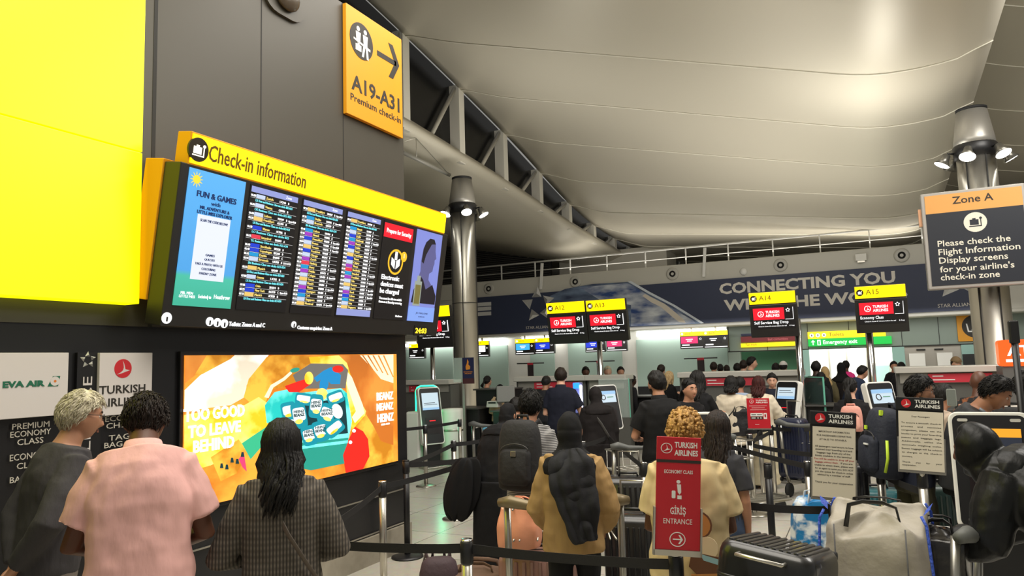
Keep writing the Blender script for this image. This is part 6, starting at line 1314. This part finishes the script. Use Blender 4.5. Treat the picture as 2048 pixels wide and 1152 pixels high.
person(1432, 822, 4.9, 8, 'person with very long wavy dark hair in a dark grey top beside the blond person', C_('charcoal', (58, 58, 62)), 'short', -.1, btop=C_('denim', (62, 76, 100)), hair='long', hl=.5, hc='brown', sk='tan', hunch=8, hp=6, arms=('down', 'down'), loose=.01, fem=True, wide=.95, hr=6)
person(1312, 741, 7.3, -22, 'person in a black T-shirt and beige shorts with short black hair, face turned left', C_('black_tee', (24, 24, 25)), 'short', -.12, 'shorts', C_('beige_shorts', (206, 188, 158)), hc='black', sk='tan', arms=(((.1, .05, -.27), (.0, .22, -.3)), 'hold'), fat=1.05, wide=1.05, loose=.02, hy=-12, extra=beard(), collar=C_('black_tee', (24, 24, 25)))
person(1378, 757, 8.4, 150, 'person with dark tied hair facing this way in a black top', C_('black_top', (26, 25, 27)), 'long', -.15, hair='bun', hl=.12, hc='black', sk='tan', faced=True, hy=-6, arms=('bent', 'bent'), fem=True, hs=1.02)
person(1394, 741, 9.4, 25, 'person with long black hair and black coat, back turned, behind the facing woman', C_('black', (20, 20, 22)), 'long', -.3, hair='long', hl=.35, hc='black', sk='tan', arms=('hold', 'reach'), fem=True)
blouse = C_('cream_blouse', (210, 198, 176), bscale=10)
person(1461, 752, 10.3, 4, 'person with dark bob hair in a cream blouse with a thin black strap', blouse, 'long', -.4, 'trousers', C_('black', (20, 20, 22)), 'long', hl=.10, hc='black', sk='tan', arms=('push', 'push'), loose=.05, fem=True, extra=strap((.95, .12, -.05), (.15, -.17, -.16), (.55, .03, -.18), .012), fold=.03)
person(1479, 753, 11.2, 10, 'person with dark hair between the two cream blouses, further in', C_('pale_blue', (150, 164, 186)), 'long', -.15, hc='black', sk='brown', arms=('hold', 'hold'))
person(1516, 752, 10.6, 10, 'person with dark red hair in a cream blouse with a black bag', blouse, 'long', -.2, 'robe', C_('cream_skirt', (212, 200, 168)), 'long', hl=.2, hc='red', sk='fair', arms=('push', ((.12, .08, -.25), (.18, .3, -.3))), loose=.045, fem=True, extra=strap((.97, -.11, .0), (.1, -.2, -.16), (.6, -.14, -.18), .014), fold=.03)
def blackbag(px, py, d, lab):
    p = at(px, py, d); return sackbag('shoulder_bag', lab, 'bag', (p.x, p.y, p.z - .2), .1, (.28, .10, .36), M('bag_black', (22, 22, 26), .6, bump=.3, bscale=20), m_black, None, .02, 21)
blackbag(1484, 842, 10.05, 'black shoulder bag hanging from the red haired person\'s shoulder')
person(1543, 746, 12.2, 172, 'smiling agent with short dark hair in a dark jacket behind the kiosk', C_('agent_navy', (34, 36, 48)), 'long', -.15, hc='black', sk='fair', faced=True, arms=('bent', 'bent'), hp=10, hs=1.1, hy=8)
person(1000, 768, 14.5, 140, 'agent in a beige jacket and black headscarf at the black desk', C_('beige_jacket', (190, 164, 130)), 'long', -.1, hair='hijab', scarf=C_('black_scarf', (18, 18, 20)), sk='tan', faced=True, hp=12, arms=('bent', 'bent'), fem=True, hs=1.1)
person(1031, 795, 8.6, 10, 'child with short dark hair in front of the agent in beige', C_('dark', (34, 34, 38)), 'short', -.1, hc='black', sk='tan', hs=1.12, hp=10)
person(975, 752, 16.0, 50, 'agent with dark hair seen over the tall black desk, face in profile', C_('agent_navy', (34, 36, 48)), 'long', hc='black', hair='bun', sk='tan', hl=.1, faced=True)
person(1092, 752, 13.2, 30, 'person mostly hidden behind the navy T-shirt, dark hair, left of the head', C_('dark', (34, 34, 38)), 'long', hc='black', sk='brown', hp=8)
# agents and travellers at the far desks
agents = [(1171, 733, 17, 180, 'agent with black hair behind the partition, left of the A13 pole', 'black', 'deep', (30, 30, 34)), (1215, 732, 16.5, 175, 'agent with white hair and pale beard just right of the A13 pole', 'grey', 'fair', (40, 42, 54)), (1241, 733, 17.6, 170, 'agent with dark hair at the end of the partition by the glass screen', 'black', 'tan', (34, 34, 40)), (1264, 750, 15.4, 60, 'dark skinned person seated behind the black desk, looking right', 'black', 'dark', (26, 26, 30)), (1322, 729, 17.0, 30, 'young person with short brown hair standing in the dark doorway gap', 'brown', 'fair', (28, 28, 30)),
          (1427, 724, 18, 15, 'brown haired head above the long red strip, first from the left', 'brown', 'tan', (30, 30, 36)), (1440, 728, 19.4, 5, 'black haired head above the long red strip, second from the left', 'black', 'tan', (40, 36, 36)), (1453, 730, 20.2, -10, 'brown haired head above the long red strip, third from the left', 'brown', 'fair', (52, 44, 40)), (1474, 726, 17.6, 10, 'black haired head above the long red strip, fourth from the left', 'black', 'tan', (26, 26, 30)), (1487, 720, 17, 30, 'brown haired person looking right before the green glass', 'brown', 'fair', (44, 44, 50)), (1503, 713, 16.2, 80, 'tall person with black hair in profile before the green glass', 'black', 'fair', (50, 46, 44)), (1551, 726, 17.2, 20, 'dark haired head close beside the white capped head', 'black', 'deep', (26, 26, 30)),
          (1971, 716, 16.5, 0, 'dark head above the far partition, nearer the steel column', 'black', 'deep', (26, 26, 30)), (1990, 718, 16.2, 0, 'dark capped head above the partition right next to the orange sign', 'black', 'dark', (26, 26, 30)), (1787, 722, 17.5, 170, 'dark haired face by the pale notice board near the lift', 'black', 'tan', (30, 30, 34)), (1802, 724, 17, 20, 'black haired head peeping over the desk left end, by the lift', 'black', 'tan', (30, 30, 34))]
for px, py, d, fc, lb, hc_, sk_, c in agents:
    person(px, py, d, fc, lb, C_('c%d%d%d' % c, c), 'long', hc=hc_, sk=sk_, faced=fc > 45 and d < 16.5, hs=1.05, arms=('bent', 'bent') if fc > 90 else ('down', 'down'))
person(1566, 722, 16.4, 20, 'person in a pale knitted white cap and white jacket above the partition end', C_('white_jacket', (196, 196, 200)), 'long', hair='cap', hc='black', sk='brown', scarf=M('white_knit', (206, 204, 200), .9, bump=.5, bscale=60))
person(1337, 743, 14.6, 40, 'person with long blonde hair looking at a phone in the dark gap', C_('black', (20, 20, 22)), 'long', hair='long', hl=.3, hc='fairhair', sk='fair', arms=('phone', 'phone'), hp=16, fem=True)
person(1911, 713, 15.6, 150, 'person wearing a tan peaked cap behind the far right partition', C_('beige_top', (180, 160, 130)), 'long', hair='cap', hc='brown', sk='fair', scarf=M('tan_cap', (140, 116, 84), .8), faced=True, hs=1.15)
# at the passage
person(1631, 722, 13.9, 8, 'person in black with a pale shoulder strap at the left side of the bright passage', C_('black', (20, 20, 22)), 'long', -.2, hc='black', sk='dark', wide=1.1, extra=strap((.95, .1, -.06), (.2, -.14, -.14), None, .014, m_lgrey))
person(1650, 732, 14.4, 12, 'person in a sand coloured headscarf before the bright passage', C_('olive', (96, 88, 62)), 'long', -.3, 'robe', C_('olive_dark', (70, 66, 50)), 'hijab', scarf=C_('sand_scarf', (180, 152, 106)), fem=True, wide=.95)
person(1641, 744, 13.4, 30, 'person in dark clothes with a backpack, between the black top and the sand scarf', C_('dark', (34, 34, 38)), 'long', -.2, hc='black', sk='deep', wide=.8)
person(1682, 724, 14.6, 6, 'person in a long black coat and headscarf silhouetted in the bright passage', C_('coat', (28, 24, 24)), 'long', -.4, 'robe', C_('coat', (28, 24, 24)), 'hijab', scarf=C_('black_scarf', (18, 18, 20)), fem=True)
person(1691, 721, 17.5, 15, 'person in a bright pink top deep inside the bright passage', C_('hot_pink', (232, 60, 140)), 'short', -.1, hc='black', sk='deep', fem=True, wide=.95)
person(1724, 731, 13.4, 60, 'person in a dark blue jacket bending to the right beside the A15 pole', C_('navy_jacket', (34, 44, 66)), 'long', -.2, hc='black', sk='tan', lean=12, hunch=26, wide=1.1)
# right hand group
I7 = person(1699, 756, 8.8, 2, 'person with tied back dark hair in black wearing a small pink backpack', C_('black_top', (26, 25, 27)), 'long', -.12, 'trousers', C_('black', (20, 20, 22)), 'bun', hl=.30, hc='black', sk='fair', arms=('hold', 'hold'), fem=True, hy=14, loose=.018)
I8 = person(1836, 750, 5.75, 62, 'person with dark wavy hair, beard and round glasses, olive trousers and navy backpack', C_('navy_shirt', (36, 40, 56)), 'long', -.15, 'trousers', C_('olive_trousers', (62, 60, 46)), hc='black', sk='tan', faced=True, hunch=10, hp=8, arms=('bent', 'bent'), hy=22, extra=many(glasses, beard()))
person(1886, 768, 6.9, 55, 'person in an oatmeal top raising a phone behind the dark jacket', C_('oatmeal', (180, 162, 146)), 'long', -.15, hc='black', sk='tan', lean=8, hunch=16, arms=('face', 'face'), loose=.03)
p = at(1903, 795, 6.6); t = thing('phone', 'pale phone held up between the glasses and the bald head', 'phone', (p.x, p.y, p.z), -.4); MB().rprism((0, 0, 0), .08, .155, .01, .014).build('case', M('phone_grey', (150, 156, 150), .3), t, .002); MB().rprism((0, -.006, 0), .07, .14, .002, .01).build('screen', M('phone_glass', (120, 126, 122), .1), t)
person(1956, 742, 7.2, 20, 'bald person in a patterned dark top behind the dark jacket', pattern('cloth_floral', 'noise', (30, 30, 32), (140, 84, 50), (12, 12, 12), .9, lo=.52, hi=.6), 'short', -.1, hair='bald', sk='deep', hunch=8, hp=4, wide=1.05)
def phones(I):
    q = MB(); q.tube([I['nb'] + I['nR'] @ Vector((.10 * math.cos(a), .02 + .09 * math.sin(a), -.0 - .05 * max(0, math.sin(a)))) for a in [PI * k / 10 - .2 for k in range(13)]], .012, 8); q.build('headphones', M('headphone_grey', (110, 116, 126), .3), I['root'])
person(1988, 752, 5.35, 98, 'person with short dark hair and headphones round the neck in a dark grey jacket', C_('jacket_grey', (44, 45, 48), rough=.55), 'long', -.12, hc='black', sk='brown', faced=True, lean=6, hunch=20, hp=24, arms=('hold', 'hold'), wide=1.1, fat=1.12, loose=.03, extra=phones)
I9 = person(2052, 742, 5.7, 30, 'person in a white top with black backpack straps, cut by the picture edge', C_('white_top', (206, 200, 192)), 'long', -.12, hc='black', sk='deep', hunch=8, arms=('bent', 'bent'), loose=.025, extra=beard())
shell = C_('shell_black', (20, 21, 22), rough=.42, bump=.5, bscale=8)
person(1944, 845, 3.9, -72, 'person in a black hooded shell jacket leaning over the near grey trolley handle', shell, 'long', -.22, 'trousers', C_('black', (20, 20, 22)), 'hood', scarf=shell, lean=46, hunch=24, hp=-18, arms=('push', 'push'), wide=1.1, fat=1.2, loose=.05, fold=.024, sk='deep', zmin=1.0)
# backpacks on backs, and what the abaya wearer holds
def onback(I, t, size, lab, c, dy=.02, **k):
    r = I['root']; s = I['s']; o, R = I['spine'](t); w = Vector((o.x, o.y, o.z)) ; n = R @ Vector((0, -1, 0))
    loc = w + n * (.115 + size[1] / 2 + dy) ; loc.z = o.z - size[2] * .55
    Rz = Matrix.Rotation(r.rotation_euler.z, 3, 'Z'); L = Vector(r.location) + Rz @ (loc * s)
    return backpack(L, r.rotation_euler.z, size, lab, c, tilt=-math.radians(5), **k)
onback(I5, .62, (.33, .22, .52), 'large black backpack with a small metal badge on the striped hoodie', (24, 23, 24))
onback(I7, .55, (.24, .12, .30), 'small blush pink backpack with cream straps on the black top', (214, 150, 136), c2=M('pack_pink_pale', (226, 168, 150), .6), strapm=M('strap_cream', (216, 204, 184), .7), badge=False)
onback(I8, .55, (.34, .24, .54), 'big navy backpack with lime green trim behind the cream notice', (26, 31, 46), lime=True, badge=False)
onback(I9, .6, (.30, .16, .46), 'black backpack on the white top at the picture edge', (26, 26, 28), badge=False)
p = at(912, 962, 6.7); t = thing('coat', 'bundle of black cloth hanging from the arm of the abaya wearer', 'coat', (p.x, p.y, p.z - .35)); q = MB()
q.loft([[( r * math.cos(2 * PI * k / 24) * (1 + .42 * math.sin(k * 2.1 + z * 6)) + .25 * z, .6 * r * math.sin(2 * PI * k / 24) * (1 + .2 * math.cos(k * 1.9)), z + .05 * math.sin(k * 1.7)) for k in range(24)] for z, r in ((.0, .06), (.05, .13), (.2, .17), (.36, .15), (.48, .14), (.56, .08))]); o = q.build('cloth_bundle', C_('abaya', (20, 20, 22)), t, smooth=True); o.modifiers.new('s', 'SUBSURF').levels = 2
